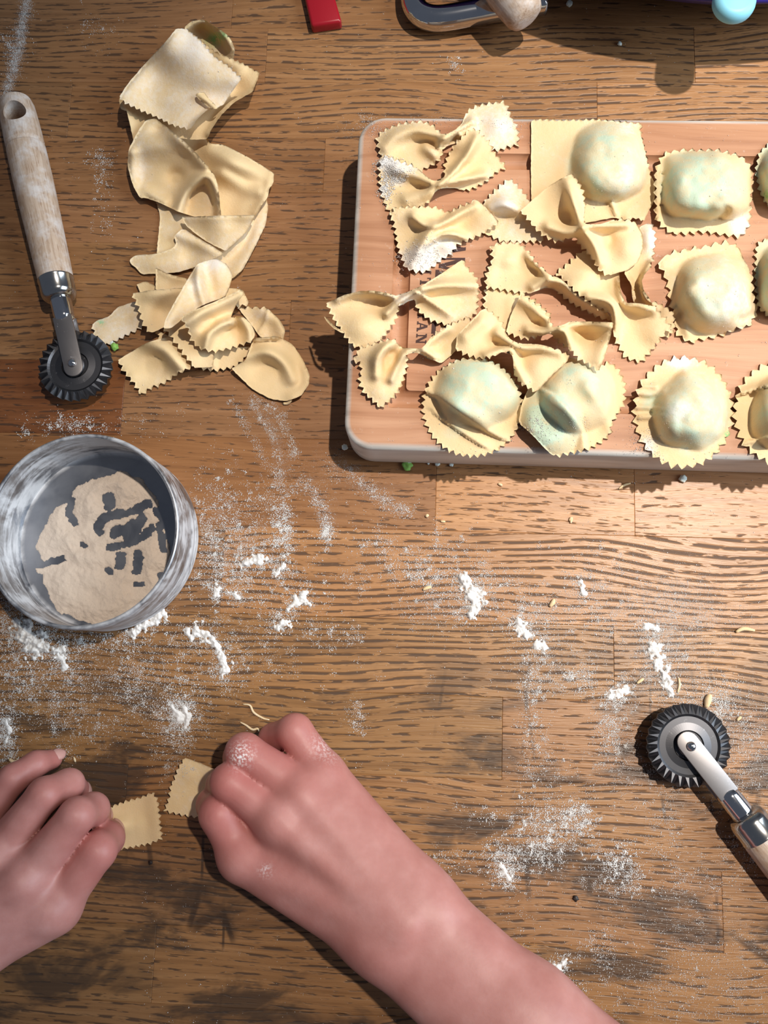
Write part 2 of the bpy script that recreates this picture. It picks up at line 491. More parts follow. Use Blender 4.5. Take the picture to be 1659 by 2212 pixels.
def dil(A, r):
    if r < 1: return A
    B = A.copy()
    for s in range(1, r+1):
        B[s:] = np.maximum(B[s:], A[:-s]); B[:-s] = np.maximum(B[:-s], A[s:])
    C = B.copy()
    for s in range(1, r+1):
        C[:, s:] = np.maximum(C[:, s:], B[:, :-s]); C[:, :-s] = np.maximum(C[:, :-s], B[:, s:])
    return C
def bil(A, x, y, x0, y0):
    u = (np.asarray(x)-x0)/HS-0.5; v = (np.asarray(y)-y0)/HS-0.5
    u = np.clip(u, 0, A.shape[1]-1.001); v = np.clip(v, 0, A.shape[0]-1.001)
    i = u.astype(int); j = v.astype(int); fu = u-i; fv = v-j
    return (A[j, i]*(1-fu)+A[j, i+1]*fu)*(1-fv)+(A[j+1, i]*(1-fu)+A[j+1, i+1]*fu)*fv
def height_at(px, py): return float(bil(HM, np.array([px]), np.array([py]), HX0, HY0)[0])

# ------------------------------------------------------------------ chopping board
BZ = 0.030
def board():
    bl, br, tl = at(741, 967, BZ), at(1480, 988, BZ), at(787, 250, BZ)
    ux = (br-bl).normalized(); uy = Vector((-ux.y, ux.x, 0))
    org = bl
    wid = 0.40; hgt = (tl-bl).dot(uy)
    root = empty('chopping_board', org-Vector((0, 0, BZ)))
    root.rotation_euler = (0, 0, math.atan2(ux.y, ux.x))
    def loop(ins, rad, n=10):
        pts = []
        r = max(rad-ins, 0.002)
        for cx, cy, a0 in ((wid-ins-r, hgt-ins-r, 0), (ins+r, hgt-ins-r, 90), (ins+r, ins+r, 180), (wid-ins-r, ins+r, 270)):
            for k in range(n+1):
                a = math.radians(a0+90*k/n); pts.append((cx+r*math.cos(a), cy+r*math.sin(a)))
        return pts
    prof = [(0.0025, 0.0), (0.0006, 0.0016), (0, 0.0035), (0, 0.0272), (0.0004, 0.0287), (0.0014, 0.0296), (0.0030, 0.030), (0.012, 0.030)]
    prof += [(0.0188, 0.030)]
    for k in range(9):
        a = math.pi*k/8; prof.append((0.0235-0.0042*math.cos(a), 0.030-0.0034*math.sin(a)))
    prof += [(0.0285, 0.030), (0.04, 0.030), (0.06, 0.030)]
    V, F, Wt = [], [], []
    for ins, z in prof:
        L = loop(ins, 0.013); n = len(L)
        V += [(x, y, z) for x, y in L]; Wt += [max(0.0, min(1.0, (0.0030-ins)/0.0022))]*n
    for j in range(len(prof)-1):
        for i in range(n):
            a, b = j*n+i, j*n+(i+1) % n
            F.append((a, b, b+n, a+n))
    F.append(tuple(reversed(range(n)))); F.append(tuple(range((len(prof)-1)*n, len(prof)*n)))
    me = mesh('board', V, F); attr(me, 'weather_lit', Wt)
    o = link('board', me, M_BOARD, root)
    auto_smooth(me, 40)
    tag(root, 'thick pine chopping board with a juice groove, covered with fresh pasta', 'board')
    return root, org, ux, uy, wid, hgt
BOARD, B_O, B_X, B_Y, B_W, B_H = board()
# board on the height map (its top face as seen from the camera)
W3 = at_np(*np.meshgrid(GXc, GYc), BZ)
bu = (W3[..., 0]-B_O.x)*B_X.x+(W3[..., 1]-B_O.y)*B_X.y
bv = (W3[..., 0]-B_O.x)*B_Y.x+(W3[..., 1]-B_O.y)*B_Y.y
HM[(bu > 0) & (bu < B_W) & (bv > 0) & (bv < B_H)] = BZ
del W3, bu, bv

# printed lettering on the board, running down the left side
def letter_boxes(ch):
    s = 0.24; b = 0.13            # stem and serif thickness, unit cap height; u across, v up
    def bar(u0, v0, u1, v1): return [(u0, v0), (u1, v0), (u1, v1), (u0, v1)]
    def stem(u, w=s): return [bar(u-w/2, 0, u+w/2, 1), bar(u-w/2-.09, 0, u+w/2+.09, b), bar(u-w/2-.09, 1-b, u+w/2+.09, 1)]
    def diag(u0, v0, u1, v1, w): return [[(u0-w/2, v0), (u0+w/2, v0), (u1+w/2, v1), (u1-w/2, v1)]]
    if ch == 'I': return stem(0.2), 0.4
    if ch == 'T': return stem(0.45)+[bar(0, 1-b, .9, 1), bar(0, .66, .1, 1), bar(.8, .66, .9, 1)], 0.9
    if ch == 'L': return stem(0.2)+[bar(.1, 0, .75, b), bar(.65, 0, .75, .36)], 0.75
    if ch == 'A': return diag(.14, 0, .47, 1, .13)+diag(.8, 0, .47, 1, .24)+[bar(.28, .28, .68, .40), bar(0, 0, .3, b), bar(.62, 0, .98, b)], 0.98
    if ch == 'N': return [bar(.1, 0, .22, 1), bar(.68, 0, .8, 1)]+diag(.2, 1, .7, 0, .24)+[bar(0, 0, .32, b), bar(0, 1-b, .25, 1), bar(.58, 1-b, .9, 1)], 0.9
    if ch == 'M': return [bar(.1, 0, .22, 1), bar(.86, 0, 1.1, 1)]+diag(.2, 1, .58, 0.1, .22)+diag(.9, 1, .58, 0.1, .14)+[bar(0, 0, .32, b), bar(.78, 0, 1.2, b)], 1.2
    if ch == 'E': return stem(0.2)+[bar(.1, 0, .75, b), bar(.1, 1-b, .75, 1), bar(.1, .44, .6, .56), bar(.65, 0, .75, .34), bar(.65, .66, .75, 1)], 0.75
    if ch == 'J': return [bar(.36, .15, .6, 1), bar(.22, 1-b, .72, 1), bar(.1, 0, .52, .16), bar(0, .08, .2, .36)], 0.72
    if ch == 'S': return [bar(.08, 0, .62, .15), bar(.08, .85, .62, 1), bar(.06, .43, .64, .58), bar(0, .5, .2, .92), bar(.5, .08, .7, .5), bar(0, 0, .1, .34), bar(.6, .66, .7, 1)], 0.7
    if ch == "'": return [bar(0, .66, .18, 1)], 0.18
    return [], 0.4
def board_letter(ch, y0, y1, xb, cap):
    boxes, w = letter_boxes(ch)
    V, F = [], []
    for k, q in enumerate(boxes):
        i = len(V)
        for u, v in q:
            py = y0+(y1-y0)*u/w; px = xb+(742-py)*0.07+cap*v
            p = at(px, py, BZ+0.00012+0.00001*k); V.append(p)
        for u, v in q:
            py = y0+(y1-y0)*u/w; px = xb+(742-py)*0.07+cap*v
            V.append(at(px, py, BZ-0.0002))
        F += [(i, i+1, i+2, i+3), (i, i+1, i+5, i+4), (i+1, i+2, i+6, i+5), (i+2, i+3, i+7, i+6), (i+3, i, i+4, i+7)]
    me = mesh('printed_letter', V, F)
    bm = bmesh.new(); bm.from_mesh(me); bmesh.ops.recalc_face_normals(bm, faces=bm.faces); bm.to_mesh(me); bm.free()
    o = link('printed_letter', me, M_INK, None, smooth=False)
    o.parent = BOARD
    bpy.context.view_layer.update()
    o.matrix_parent_inverse = BOARD.matrix_world.inverted()
for ch, a, b in (('I', 584, 592), ('T', 600, 620), ('A', 627, 649), ('L', 655, 673), ('I', 679, 687), ('A', 694, 716), ('N', 721, 743)):
    board_letter(ch, a, b, 898, 23)
for ch, a, b in (('J', 497, 520), ('A', 523, 553), ('M', 553, 599), ('E', 606, 634), ('I', 640, 656), ("'", 664, 670), ('S', 696, 724)):
    board_letter(ch, a, b, 930, 62)

# ------------------------------------------------------------------ dough sheets
class Zm:
    """coordinates read from an enlarged crop: origin and scale"""
    def __init__(s, ox, oy, k): s.ox, s.oy, s.k = ox, oy, k
PX = Zm(0, 0, 1.0)
Z1 = Zm(180, 20, 1659/520); Z2 = Zm(180, 420, 1659/520); Z3 = Zm(700, 200, 1659/460); Z4 = Zm(1020, 240, 1659/460)
Z5 = Zm(690, 560, 1659/430); Z6 = Zm(900, 500, 1659/580); Z7 = Zm(1360, 240, 1323/299); Z8 = Zm(1340, 720, 1659/319)
ZL = Zm(0, 1580, 1659/480); ZR = Zm(330, 1480, 1659/570); ZT = Zm(0, 920, 1659/480)

def parse(z, txt):
    """'x,y x,y!s ...' -> list (x, y, corner, style); style holds until changed: z crimped, w wavy, s plain"""
    out = []; st = 's'
    for tok in txt.split():
        corner = '!' in tok
        tok = tok.replace('!', '')
        if tok[-1] in 'zsw': st = tok[-1]; tok = tok[:-1]
        a, b = tok.split(',')
        out.append((z.ox+float(a)/z.k, z.oy+float(b)/z.k, corner, st))
    return out
def outline(pts, period=15.0, amp=4.2, seed=0):
    n = len(pts)
    # round the points that are not corners
    sm = []
    for i in range(n):
        x, y, c, st = pts[i]
        if c: sm.append((x, y, st))
        else:
            px, py, _, pst = pts[i-1]; nx, ny, _, _ = pts[(i+1) % n]
            for t in (0.28, 0.12):
                qx = x+(px-x)*t; qy = y+(py-y)*t
                sm.append((qx*0.94+(x+(nx-x)*t*0)*0.06, qy*0.94+y*0.06, pst))
            for t in (0.12, 0.28):
                sm.append((x+(nx-x)*t, y+(ny-y)*t, st))
    P = np.array([(a, b) for a, b, _ in sm]); S = [c for _, _, c in sm]
    m = len(P)
    area = 0.5*np.sum(P[:, 0]*np.roll(P[:, 1], -1)-np.roll(P[:, 0], -1)*P[:, 1])
    sgn = 1.0 if area > 0 else -1.0
    rnd = random.Random(seed)
    # runs of equal style
    start = 0
    for i in range(m):
        if S[i] != S[i-1]: start = i; break
    out = []
    i = 0
    idx = [(start+k) % m for k in range(m)]
    k = 0
    while k < m:
        st = S[idx[k]]; run = [P[idx[k]]]
        j = k
        while j < m and S[idx[j]] == st:
            run.append(P[idx[(j+1) % m]] if j+1 < m else P[idx[0]]); j += 1
        R = np.array(run); seg = np.hypot(*(R[1:]-R[:-1]).T); L = np.concatenate([[0], np.cumsum(seg)])
        if st in 'zw':
            nt = max(1, int(round(L[-1]/period)))
            steps = 4
            d0 = 0.0
            for q in range(nt*steps):
                f = q/steps; tri = 1-abs((f % 1.0)*2-1)      # 0..1..0
                s = (math.floor(f)+(f % 1.0)+(rnd.uniform(-.07, .07) if q % steps else 0))/nt*L[-1]
                if st == 'w': tri = 0.5-0.5*math.cos(2*math.pi*(f % 1.0))
                x = np.interp(s, L, R[:, 0]); y = np.interp(s, L, R[:, 1])
                e = 1.5
                dx = np.interp(min(s+e, L[-1]), L, R[:, 0])-np.interp(max(s-e, 0), L, R[:, 0])
                dy = np.interp(min(s+e, L[-1]), L, R[:, 1])-np.interp(max(s-e, 0), L, R[:, 1])
                ln = math.hypot(dx, dy) or 1
                o = (tri-0.45)*amp*2*rnd.uniform(0.6, 1.2)
                if tri == 0 : o = -0.45*amp*2*rnd.uniform(.8, 1.1)
                out.append((x+sgn*dy/ln*o, y-sgn*dx/ln*o))
        else:
            ns = max(1, int(L[-1]/5))
            for q in range(ns):
                s = q/ns*L[-1]
                out.append((np.interp(s, L, R[:, 0])+rnd.uniform(-.5, .5), np.interp(s, L, R[:, 1])+rnd.uniform(-.5, .5)))
        k = j
    # drop near-duplicates
    res = [out[0]]
    for p in out[1:]:
        if math.hypot(p[0]-res[-1][0], p[1]-res[-1][1]) > 0.9: res.append(p)
    return res

def polyfield(P, X, Y):
    """nearest distance to polyline with heights: returns d, h, signed side"""
    best = np.full(X.shape, 1e9); hh = np.zeros(X.shape); side = np.ones(X.shape)
    for (x1, y1, h1), (x2, y2, h2) in zip(P[:-1], P[1:]):
        dx, dy = x2-x1, y2-y1; L2 = dx*dx+dy*dy+1e-9
        t = np.clip(((X-x1)*dx+(Y-y1)*dy)/L2, 0, 1)
        ex, ey = X-x1-t*dx, Y-y1-t*dy
        d = np.hypot(ex, ey); m = d < best
        best = np.where(m, d, best); hh = np.where(m, h1+(h2-h1)*t, hh)
        side = np.where(m, np.sign(dx*ey-dy*ex), side)
    return best, hh, side
def relief(z, feats, X, Y):
    """sum of folds and domes, in millimetres"""
    Z = np.zeros(X.shape); R = np.zeros(X.shape); R3 = np.zeros(X.shape)
    for f in feats:
        k = f[0]
        if k in 'rc':                      # r: ridge; c: fold edge with a steep side
            P = []
            for tok in f[1].split():
                a, b, c = tok.split(','); P.append((z.ox+float(a)/z.k, z.oy+float(b)/z.k, float(c)))
            if len(P) > 2:
                P = [tuple(q) for q in catmull(P, 5)]
            d, h, sd = polyfield(P, X, Y)
            if k == 'r': w = f[2]/z.k; v = h*np.exp(-(d/w)**2)
            else:
                w = np.where(sd > 0, f[2]/z.k, f[3]/z.k); v = h*np.exp(-(d/w)**2)
            if k == 'c': R = R+v
            else: R3 = R3+np.maximum(v, 0)**3; R = R+np.minimum(v, 0)
        elif k == 'b':                     # smooth bump
            x, y, h, rx, ry = f[1:6]; x = z.ox+x/z.k; y = z.oy+y/z.k
            Z += h*np.exp(-((X-x)*z.k/rx)**2-((Y-y)*z.k/ry)**2)
        elif k == 'd':                     # filled pillow
            x, y, h, rx, ry, n = f[1:7]; x = z.ox+x/z.k; y = z.oy+y/z.k
            q = (np.abs((X-x)*z.k/rx)**n+np.abs((Y-y)*z.k/ry)**n)*(1+0.28*fbm(X, Y, 1/70.0, int(x) % 97, 2))
            s_ = np.clip(1.06-q, 0, 1); s_ = s_*s_*(3-2*s_)
            Z += h*s_**0.62*(1-0.18*np.clip(q, 0, 1))*(1+0.07*fbm(X, Y, 1/38.0, int(y) % 89, 2))
        elif k == 'l':                     # plain lift
            Z += f[1]
    return Z+R+np.cbrt(R3)
DOUGH_N = [0]
def dough(name, zz, txt, feats=(), label=None, cat='pasta', group=None, th=1.15, stiff=4, minz=None, step=4.6, period=15.0, amp=4.2,
          wob=0.35, fill=None, flour=0.25, green=None, mat=None, floury=(), tex=1.0, parent=None):
    DOUGH_N[0] += 1; sd = DOUGH_N[0]
    pts = parse(zz, txt)
    poly = outline(pts, period, amp, sd)
    A = np.array(poly)
    x0, y0 = A.min(0)-12; x1, y1 = A.max(0)+12
    i0, i1 = int((x0-HX0)/HS), int((x1-HX0)/HS)+2
    j0, j1 = int((y0-HY0)/HS), int((y1-HY0)/HS)+2
    X, Y = np.meshgrid(GXc[i0:i1], GYc[j0:j1])
    msk = inside(poly, X, Y)
    mz = (BZ if minz is None else minz)
    Hc = HM[j0:j1, i0:i1]
    base = np.where(msk, np.maximum(Hc, mz), mz)
    env = box1(box1(dil(base, 2*stiff), stiff), stiff)
    env = np.maximum(env, base)+0.0001
    rx0, ry0 = HX0+i0*HS, HY0+j0*HS
    def zf(px, py):
        r = relief(zz, feats, px, py)
        r = np.maximum(r, 0)+wob*(0.5+0.5*fbm(px, py, 1/38.0, sd))
        return bil(env, px, py, rx0, ry0)+r*0.001
    # triangulate
    gx = np.arange(x0, x1, step); gy = np.arange(y0, y1, step*0.87)
    GX, GY = np.meshgrid(gx, gy); GX = GX+((np.arange(len(gy)) % 2)*step/2)[:, None]
    q = np.random.default_rng(sd)
    GX = (GX+q.uniform(-.5, .5, GX.shape)).ravel(); GY = (GY+q.uniform(-.5, .5, GY.shape)).ravel()
    ok = inside(poly, GX, GY)
    GX, GY = GX[ok], GY[ok]
    dmin = np.full(len(GX), 1e9)
    for px, py in poly: dmin = np.minimum(dmin, (GX-px)**2+(GY-py)**2)
    ok = dmin > (step*0.55)**2; GX, GY = GX[ok], GY[ok]
    vv = [Vector(p) for p in poly]+[Vector((a, b)) for a, b in zip(GX, GY)]
    n = len(poly)
    ov, oe, of, _, _, _ = delaunay_2d_cdt(vv, [(i, (i+1) % n) for i in range(n)], [], 1, 1e-4)
    V2 = np.array([(p.x, p.y) for p in ov]); F = np.array([f for f in of if len(f) == 3])
    e1 = V2[F[:, 1]]-V2[F[:, 0]]; e2 = V2[F[:, 2]]-V2[F[:, 0]]
    flip = (e1[:, 0]*e2[:, 1]-e1[:, 1]*e2[:, 0]) > 0      # image y points down
    F[flip] = F[flip][:, ::-1]
    zb = zf(V2[:, 0], V2[:, 1])
    bot = at_np(V2[:, 0], V2[:, 1], zb)
    top = at_np(V2[:, 0], V2[:, 1], zb+th*0.001)
    N = len(V2)
    ed = {}
    for tri in F:
        for a, b in ((tri[0], tri[1]), (tri[1], tri[2]), (tri[2], tri[0])):
            ed[(a, b)] = 1
    side = []
    for (a, b) in ed:
        if (b, a) not in ed: side += [(a+N, a, b), (a+N, b, b+N)]      # tops are +0, bottoms +N
    allF = np.concatenate([F, F[:, ::-1]+N, np.array(side, int).reshape(-1, 3)])
    allV = np.concatenate([top, bot])
    cen = allV.mean(0); cen[2] = allV[:, 2].min()
    me = fast_mesh(name, allV-cen, allF)
    def two(a): return np.concatenate([a, a])
    flv = np.full(N, flour)
    for f in floury:
        x, y, h, rx, ry = f; flv = flv+h*np.exp(-((V2[:, 0]-zz.ox-x/zz.k)*zz.k/rx)**2-((V2[:, 1]-zz.oy-y/zz.k)*zz.k/ry)**2)
    attr(me, 'flour', two(np.clip(flv, 0, 2)))
    fv = np.zeros(N)
    for f in (fill or ()):
        x, y, h, rx, ry = f
        qq = ((V2[:, 0]-zz.ox-x/zz.k)*zz.k/rx)**2+((V2[:, 1]-zz.oy-y/zz.k)*zz.k/ry)**2
        fv = np.maximum(fv, h*np.clip(1.35-qq, 0, 1))
    attr(me, 'fill', two(fv))
    gv = np.zeros(N)
    for f in (green or ()):
        x, y, h, rx, ry = f; gv += h*np.exp(-((V2[:, 0]-zz.ox-x/zz.k)*zz.k/rx)**2-((V2[:, 1]-zz.oy-y/zz.k)*zz.k/ry)**2)
    attr(me, 'green', two(np.clip(gv, 0, 1)))
    o = link(name, me, mat or M_DOUGH, parent)
    o.location = cen.tolist()
    zc = zf(X.ravel(), Y.ravel()).reshape(X.shape)+th*0.001
    HM[j0:j1, i0:i1] = np.where(msk, np.maximum(zc, Hc), Hc)
    if label: tag(o, label, cat, group)
    return o

# ------------------------------------------------------------------ the folded dough sheet and the pile of trimmings on the left
SG = 'dough trimmings heaped at the left'
T0 = 0.0
dough('dough_sheet', Z2, '480,-10s 530,140 515,300 505,420 640,480 900,560 1030,580! 1100,520 1190,350 1260,200 1275,80 1250,-20 900,-60',
      [('r', '1180,140,3 1050,330,4 900,440,3', 40), ('r', '1240,60,3 1180,330,3 1060,540,2', 60)],
      'flat floury dough sheet under the triangular flap, lowest of the folded dough', 'dough', None, minz=T0, stiff=3, flour=0.45)
dough('dough_sheet', Z1, '600,830s 740,850 850,880 870,925 960,930 1100,1000 1240,1080 1315,1130! 1310,1200 1280,1240 1270,1300 1230,1350 1190,1425! 1050,1440 940,1440 860,1300 800,1150',
      [('b', 1000, 1080, 9, 170, 130), ('r', '880,960,7 1080,1060,8 1290,1160,5', 80), ('r', '960,1130,4 1120,1230,3 1210,1250,5', 60), ('r', '1290,1140,4 1260,1270,5 1200,1400,3', 45)],
      'smooth rounded fold of dough on the right of the folded sheet', 'dough', None, minz=T0, flour=0.12)
dough('dough_sheet', Z1, '690,130s 750,78 830,70 935,135 1010,190 1045,275 1035,345! 960,330 860,270 760,200',
      [('r', '690,140,9 760,90,11 850,80,12 950,150,12 1030,260,11 1035,335,9', 42), ('l', 5)],
      'small curled dough loop with a green stain at the top of the pile', 'dough', None, minz=T0, flour=0.4,
      green=[(900, 210, .9, 60, 45), (960, 175, .7, 40, 30)])
dough('dough_sheet', Z1, '700,130z 900,290 1120,385 1180,420 1215,440!s 1200,490 1165,570! 1040,640 950,730 880,830 855,895! 740,900 500,860 345,905! 300,700! 255,690 245,610! 450,400 640,150!',
      [('l', 6), ('r', '1180,560,5 1040,640,6 950,730,6 870,860,5', 26), ('r', '250,640,5 300,720,4 335,880,2', 40), ('b', 1050, 560, -5, 90, 90)],
      'lower layer of the dough sheet showing along its crimped right edge', 'dough', None, minz=T0, flour=0.2, period=12, amp=2.6)
dough('dough_sheet', Z1, '430,762s 500,752 560,800 640,860 740,950 840,1060 905,1140 930,1220 950,1420! 800,1440 655,1395! 520,1330 430,1300 390,1302 340,1210 305,1080 310,970 350,890 390,820',
      [('b', 560, 980, 8, 230, 190), ('r', '655,1390,7 700,1280,9 760,1200,10 830,1150,10 890,1180,10 930,1290,9 945,1410,8', 44),
       ('r', '640,860,7 760,970,8 850,1080,9', 60), ('r', '330,1000,5 340,1200,5 400,1290,3', 50), ('b', 800, 1330, -9, 80, 110), ('b', 520, 840, -4, 60, 40), ('b', 640, 1150, -4, 60, 60), ('r', '420,1250,3 560,1330,4', 40)],
      'crumpled floury lobe of dough with an arched fold on its right', 'dough', None, minz=T0, stiff=5, flour=0.32, floury=[(400, 1050, .4, 90, 200), (620, 900, .2, 150, 80)])
dough('dough_sheet', Z1, '640,135! 700,130!z 800,210 900,325 1000,390 1090,480!s 1030,560 970,655! 910,685 860,690 790,750 735,830!z 620,800 500,740 400,700 280,640 250,600!s 300,520 430,370 560,230',
      [('l', 4), ('r', '270,590,4 440,390,5 620,170,5', 70), ('b', 700, 480, 3, 220, 200), ('c', '860,700,3 790,760,4 740,825,4', 12, 60), ('b', 560, 700, -2, 150, 60)],
      'broad pale dough flap folded over the top of the pile, crimped on two sides', 'dough', None, minz=T0, stiff=6, flour=0.62, period=13, amp=3.0,
      floury=[(820, 260, .35, 200, 130)])
dough('dough_shred', Z1, '770,585s 830,568 870,620 930,685! 880,688 830,650 785,610', [('r', '790,590,2 850,630,2.5 910,680,1.5', 22)],
      'small rolled dough shred lying on the broad pale flap', 'dough', None, minz=T0, flour=0.1, stiff=2, step=3.2)
dough('dough_sheet', Z2, '680,155! 920,146 1188,140! 1130,255 980,392! 850,325 760,262 700,205',
      [('l', 2.2), ('r', '690,160,2 930,150,2.5 1180,145,2.5', 40), ('b', 950, 260, 1.5, 150, 80)],
      'triangular dough flap with a straight top edge in the middle of the pile', 'dough', None, minz=T0, flour=0.45)
dough('dough_trimming', Z2, '318,450s 360,418 500,410 620,370 640,335 625,285 690,230 760,280 970,405! 900,445 760,505 640,540 500,545 400,552 360,500 325,480',
      [('r', '640,270,3 800,340,3.5 950,410,2', 45), ('r', '330,450,1 480,470,2 640,440,2', 60)],
      'long ragged dough strip pointing left below the triangular flap', 'dough', SG, minz=T0, flour=0.5)
dough('dough_trimming', Z2, '60,900s 90,870 180,840 230,780 350,738 420,760 430,900z 300,970 200,1020 150,1040 80,970',
      [('l', 0.4), ('r', '120,930,1 260,850,2 380,800,3', 60)],
      'blotchy dough strip with a green speck on its rounded left end', 'dough', SG, minz=T0, flour=0.65, green=[(120, 885, 1.6, 22, 16)])
dough('dough_trimming', Z2, '368,620! 430,596 500,632! 520,700 400,700', [('l', 1.5)], 'tiny torn dough tab at the far left of the trimmings', 'dough', SG, minz=T0, flour=0.3)
dough('dough_trimming', Z2, '1060,775!z 1220,780 1270,787!s 1350,860 1392,930 1380,1000! 1220,985 1160,900', [('r', '1240,800,4 1340,870,5 1380,960,4', 60), ('c', '1270,800,2 1240,900,2 1210,950,2', 10, 30)],
      'curled dough trimming above the oval one, right of the crimped heap', 'dough', SG, minz=T0, flour=0.3, floury=[(1220, 830, .5, 60, 50)])
dough('dough_trimming', Z2, '980,640s 1100,655 1145,755!z 1060,775 960,740', [('l', 3), ('b', 1080, 700, 2, 60, 50)], 'short dough tab with a jagged right end, behind the crimped heap', 'dough', SG, minz=T0, flour=0.3)
dough('dough_trimming', Z2, '500,505! 600,552 720,580 740,660 600,670 498,658!', [('l', 3), ('r', '505,510,1.5 620,560,2 720,585,1.5', 35)],
      'small triangular dough corner on the left of the heap', 'dough', SG, minz=T0, flour=0.35)
dough('dough_trimming', Z2, '342,682! 450,662 700,640 720,760 620,880 520,935 460,957!z 400,870 380,780 350,720',
      [('l', 4.0), ('r', '350,690,2 500,680,3 690,650,3', 50), ('b', 520, 800, -2, 60, 60)],
      'tan dough quarter with a crimped left edge, left of the rolled strip', 'dough', SG, minz=T0, flour=0.12, stiff=5)
dough('dough_trimming', Z2, '500,930s 560,960 640,1010 900,1060 1150,1050! 1120,1125z 1040,1190 900,1215 790,1195 680,1110 520,1000', [('l', 1.2), ('r', '900,1070,3 895,1180,2', 20)],
      'dough trimming with a crimped hem at the bottom of the heap', 'dough', SG, minz=T0, flour=0.2)
dough('dough_trimming', Z2, '240,1140! 440,1018 600,975! 660,1040 720,1120 750,1190!z 640,1240 560,1300 470,1330 400,1380! 340,1290 280,1220',
      [('l', 0.8), ('r', '450,1020,6 560,1070,8 640,1150,8 690,1210,6', 60), ('r', '250,1150,1.5 330,1250,2', 60), ('b', 500, 1170, -4, 60, 70)],
      'crimped dough rectangle with one fold, lowest left of the heap', 'dough', SG, minz=T0, flour=0.25)
dough('dough_trimming', Z2, '1180,990! 1340,975 1440,1030 1510,1130 1560,1240 1555,1310 1500,1390 1400,1425 1290,1410 1160,1340 1020,1200! 1120,1140 1150,1050',
      [('l', 0.6), ('r', '1110,1110,5 1260,1090,9 1370,1150,8 1440,1270,5', 52), ('r', '1540,1220,3 1540,1320,3 1450,1400,3', 60), ('b', 1280, 1230, -3, 90, 60), ('r', '1190,1000,5 1340,980,5', 22)],
      'smooth oval dough end at the lower right of the heap', 'dough', SG, minz=T0, flour=0.15)
dough('dough_trimming', Z2, '548,915!z 620,1000 700,1110 770,1195!s 895,1190! 905,1060 780,1000 740,880 660,820', [('l', 2.5), ('r', '560,900,3 640,820,4', 40)],
      'scalloped dough trimming just under the zigzag-folded one', 'dough', SG, minz=T0, flour=0.15, period=17)
dough('dough_trimming', Z2, '780,482s 850,455 920,443 990,480 1032,560 1005,640 975,705 820,765 710,835 610,920 552,925! 562,870 640,720 700,620',
      [('l', 3), ('r', '790,490,6 795,600,7 835,750,6', 40), ('r', '700,630,4 620,790,4 560,900,4', 60), ('b', 930, 560, 3, 80, 100)],
      'rolled dough strip standing diagonally at the top of the heap', 'dough', SG, minz=T0, flour=0.5, stiff=5, floury=[(900, 480, .5, 70, 40), (770, 640, .4, 40, 90)])
dough('dough_trimming', Z2, '680,842! 760,800 950,720 1090,652! 1105,690 1060,745 1015,850! 1060,838 1115,850 1160,900 1187,960 1172,1005!z 1110,1030 1000,1062 900,1085 800,1060 740,1000 720,920 690,885',
      [('l', 1.5), ('r', '710,880,6 850,800,9 1080,680,8', 52), ('r', '840,1050,6 870,960,9 930,910,10 1010,880,9', 36), ('r', '1090,850,7 1140,930,8 1150,1010,6', 42), ('b', 860, 890, -5, 60, 60), ('b', 1020, 970, -4, 50, 60)],
      'bright zigzag-folded crimped dough piece crowning the heap', 'dough', SG, minz=T0, flour=0.3, stiff=6, amp=3.6)

# ------------------------------------------------------------------ filled ravioli on the board
RG = 'filled ravioli on the chopping board'
def rim(cx, cy, rx, ry, n=22, a0=0.0, rot=0.0):
    s = ''
    for k in range(n):
        a = 2*math.pi*k/n+a0
        s += '%.1f,%.1f%s ' % (cx+rx*math.cos(a), cy+ry*math.sin(a), 'z' if k == 0 else '')
    return s
dough('ravioli', Z4, '460,78!s 458,380 460,700 470,860! 700,880 900,870 1100,830! 1200,850z 1270,832 1340,852!s 1420,690 1425,560! 1392,505z 1370,400 1340,280 1310,150 1325,100!z 1230,88 1000,66 700,72 510,64',
      [('d', 1060, 395, 15, 300, 320, 2.2), ('c', '1245,120,1.3 1290,260,1.3 1310,420,1.3 1330,540,1.0', 70, 8), ('r', '1090,720,2.5 1120,800,2', 18), ('r', '1210,840,2 1330,840,2', 40)],
      'large square ravioli with a smooth left border, at the top of the board', 'ravioli', RG, fill=[(1040, 400, 1.0, 300, 310)], flour=0.3,
      period=14, amp=2.6, floury=[(1200, 130, .5, 80, 60), (1150, 560, .3, 150, 100)])
dough('ravioli', Z7, '330,400z 500,370 660,375 830,368 950,400 1080,440 1160,540 1180,660 1160,880 1155,1000 1140,1110 1060,1200! 940,1190 830,1170 680,1150 540,1170 400,1170 290,1080 245,1000 250,850 243,650 250,560 290,480',
      [('d', 760, 700, 17, 455, 350, 2.8), ('r', '270,520,3.5 268,700,3.5 270,880,3.5 280,1040,3.5', 40), ('b', 300, 600, -2, 25, 12), ('b', 300, 700, -2, 25, 12), ('b', 300, 800, -2, 25, 12), ('b', 300, 900, -2, 25, 12),
       ('r', '480,1050,-3 600,1030,-3 700,1070,-2', 34), ('r', '800,1080,-3 930,950,-4', 30)],
      'plump square ravioli with a wavy left rim, topmost of the right-hand column', 'ravioli', RG, fill=[(660, 700, 1.1, 400, 330)], flour=0.2, period=19, amp=4.5,
      floury=[(1060, 1100, 1.0, 110, 110), (850, 760, .3, 120, 120)])
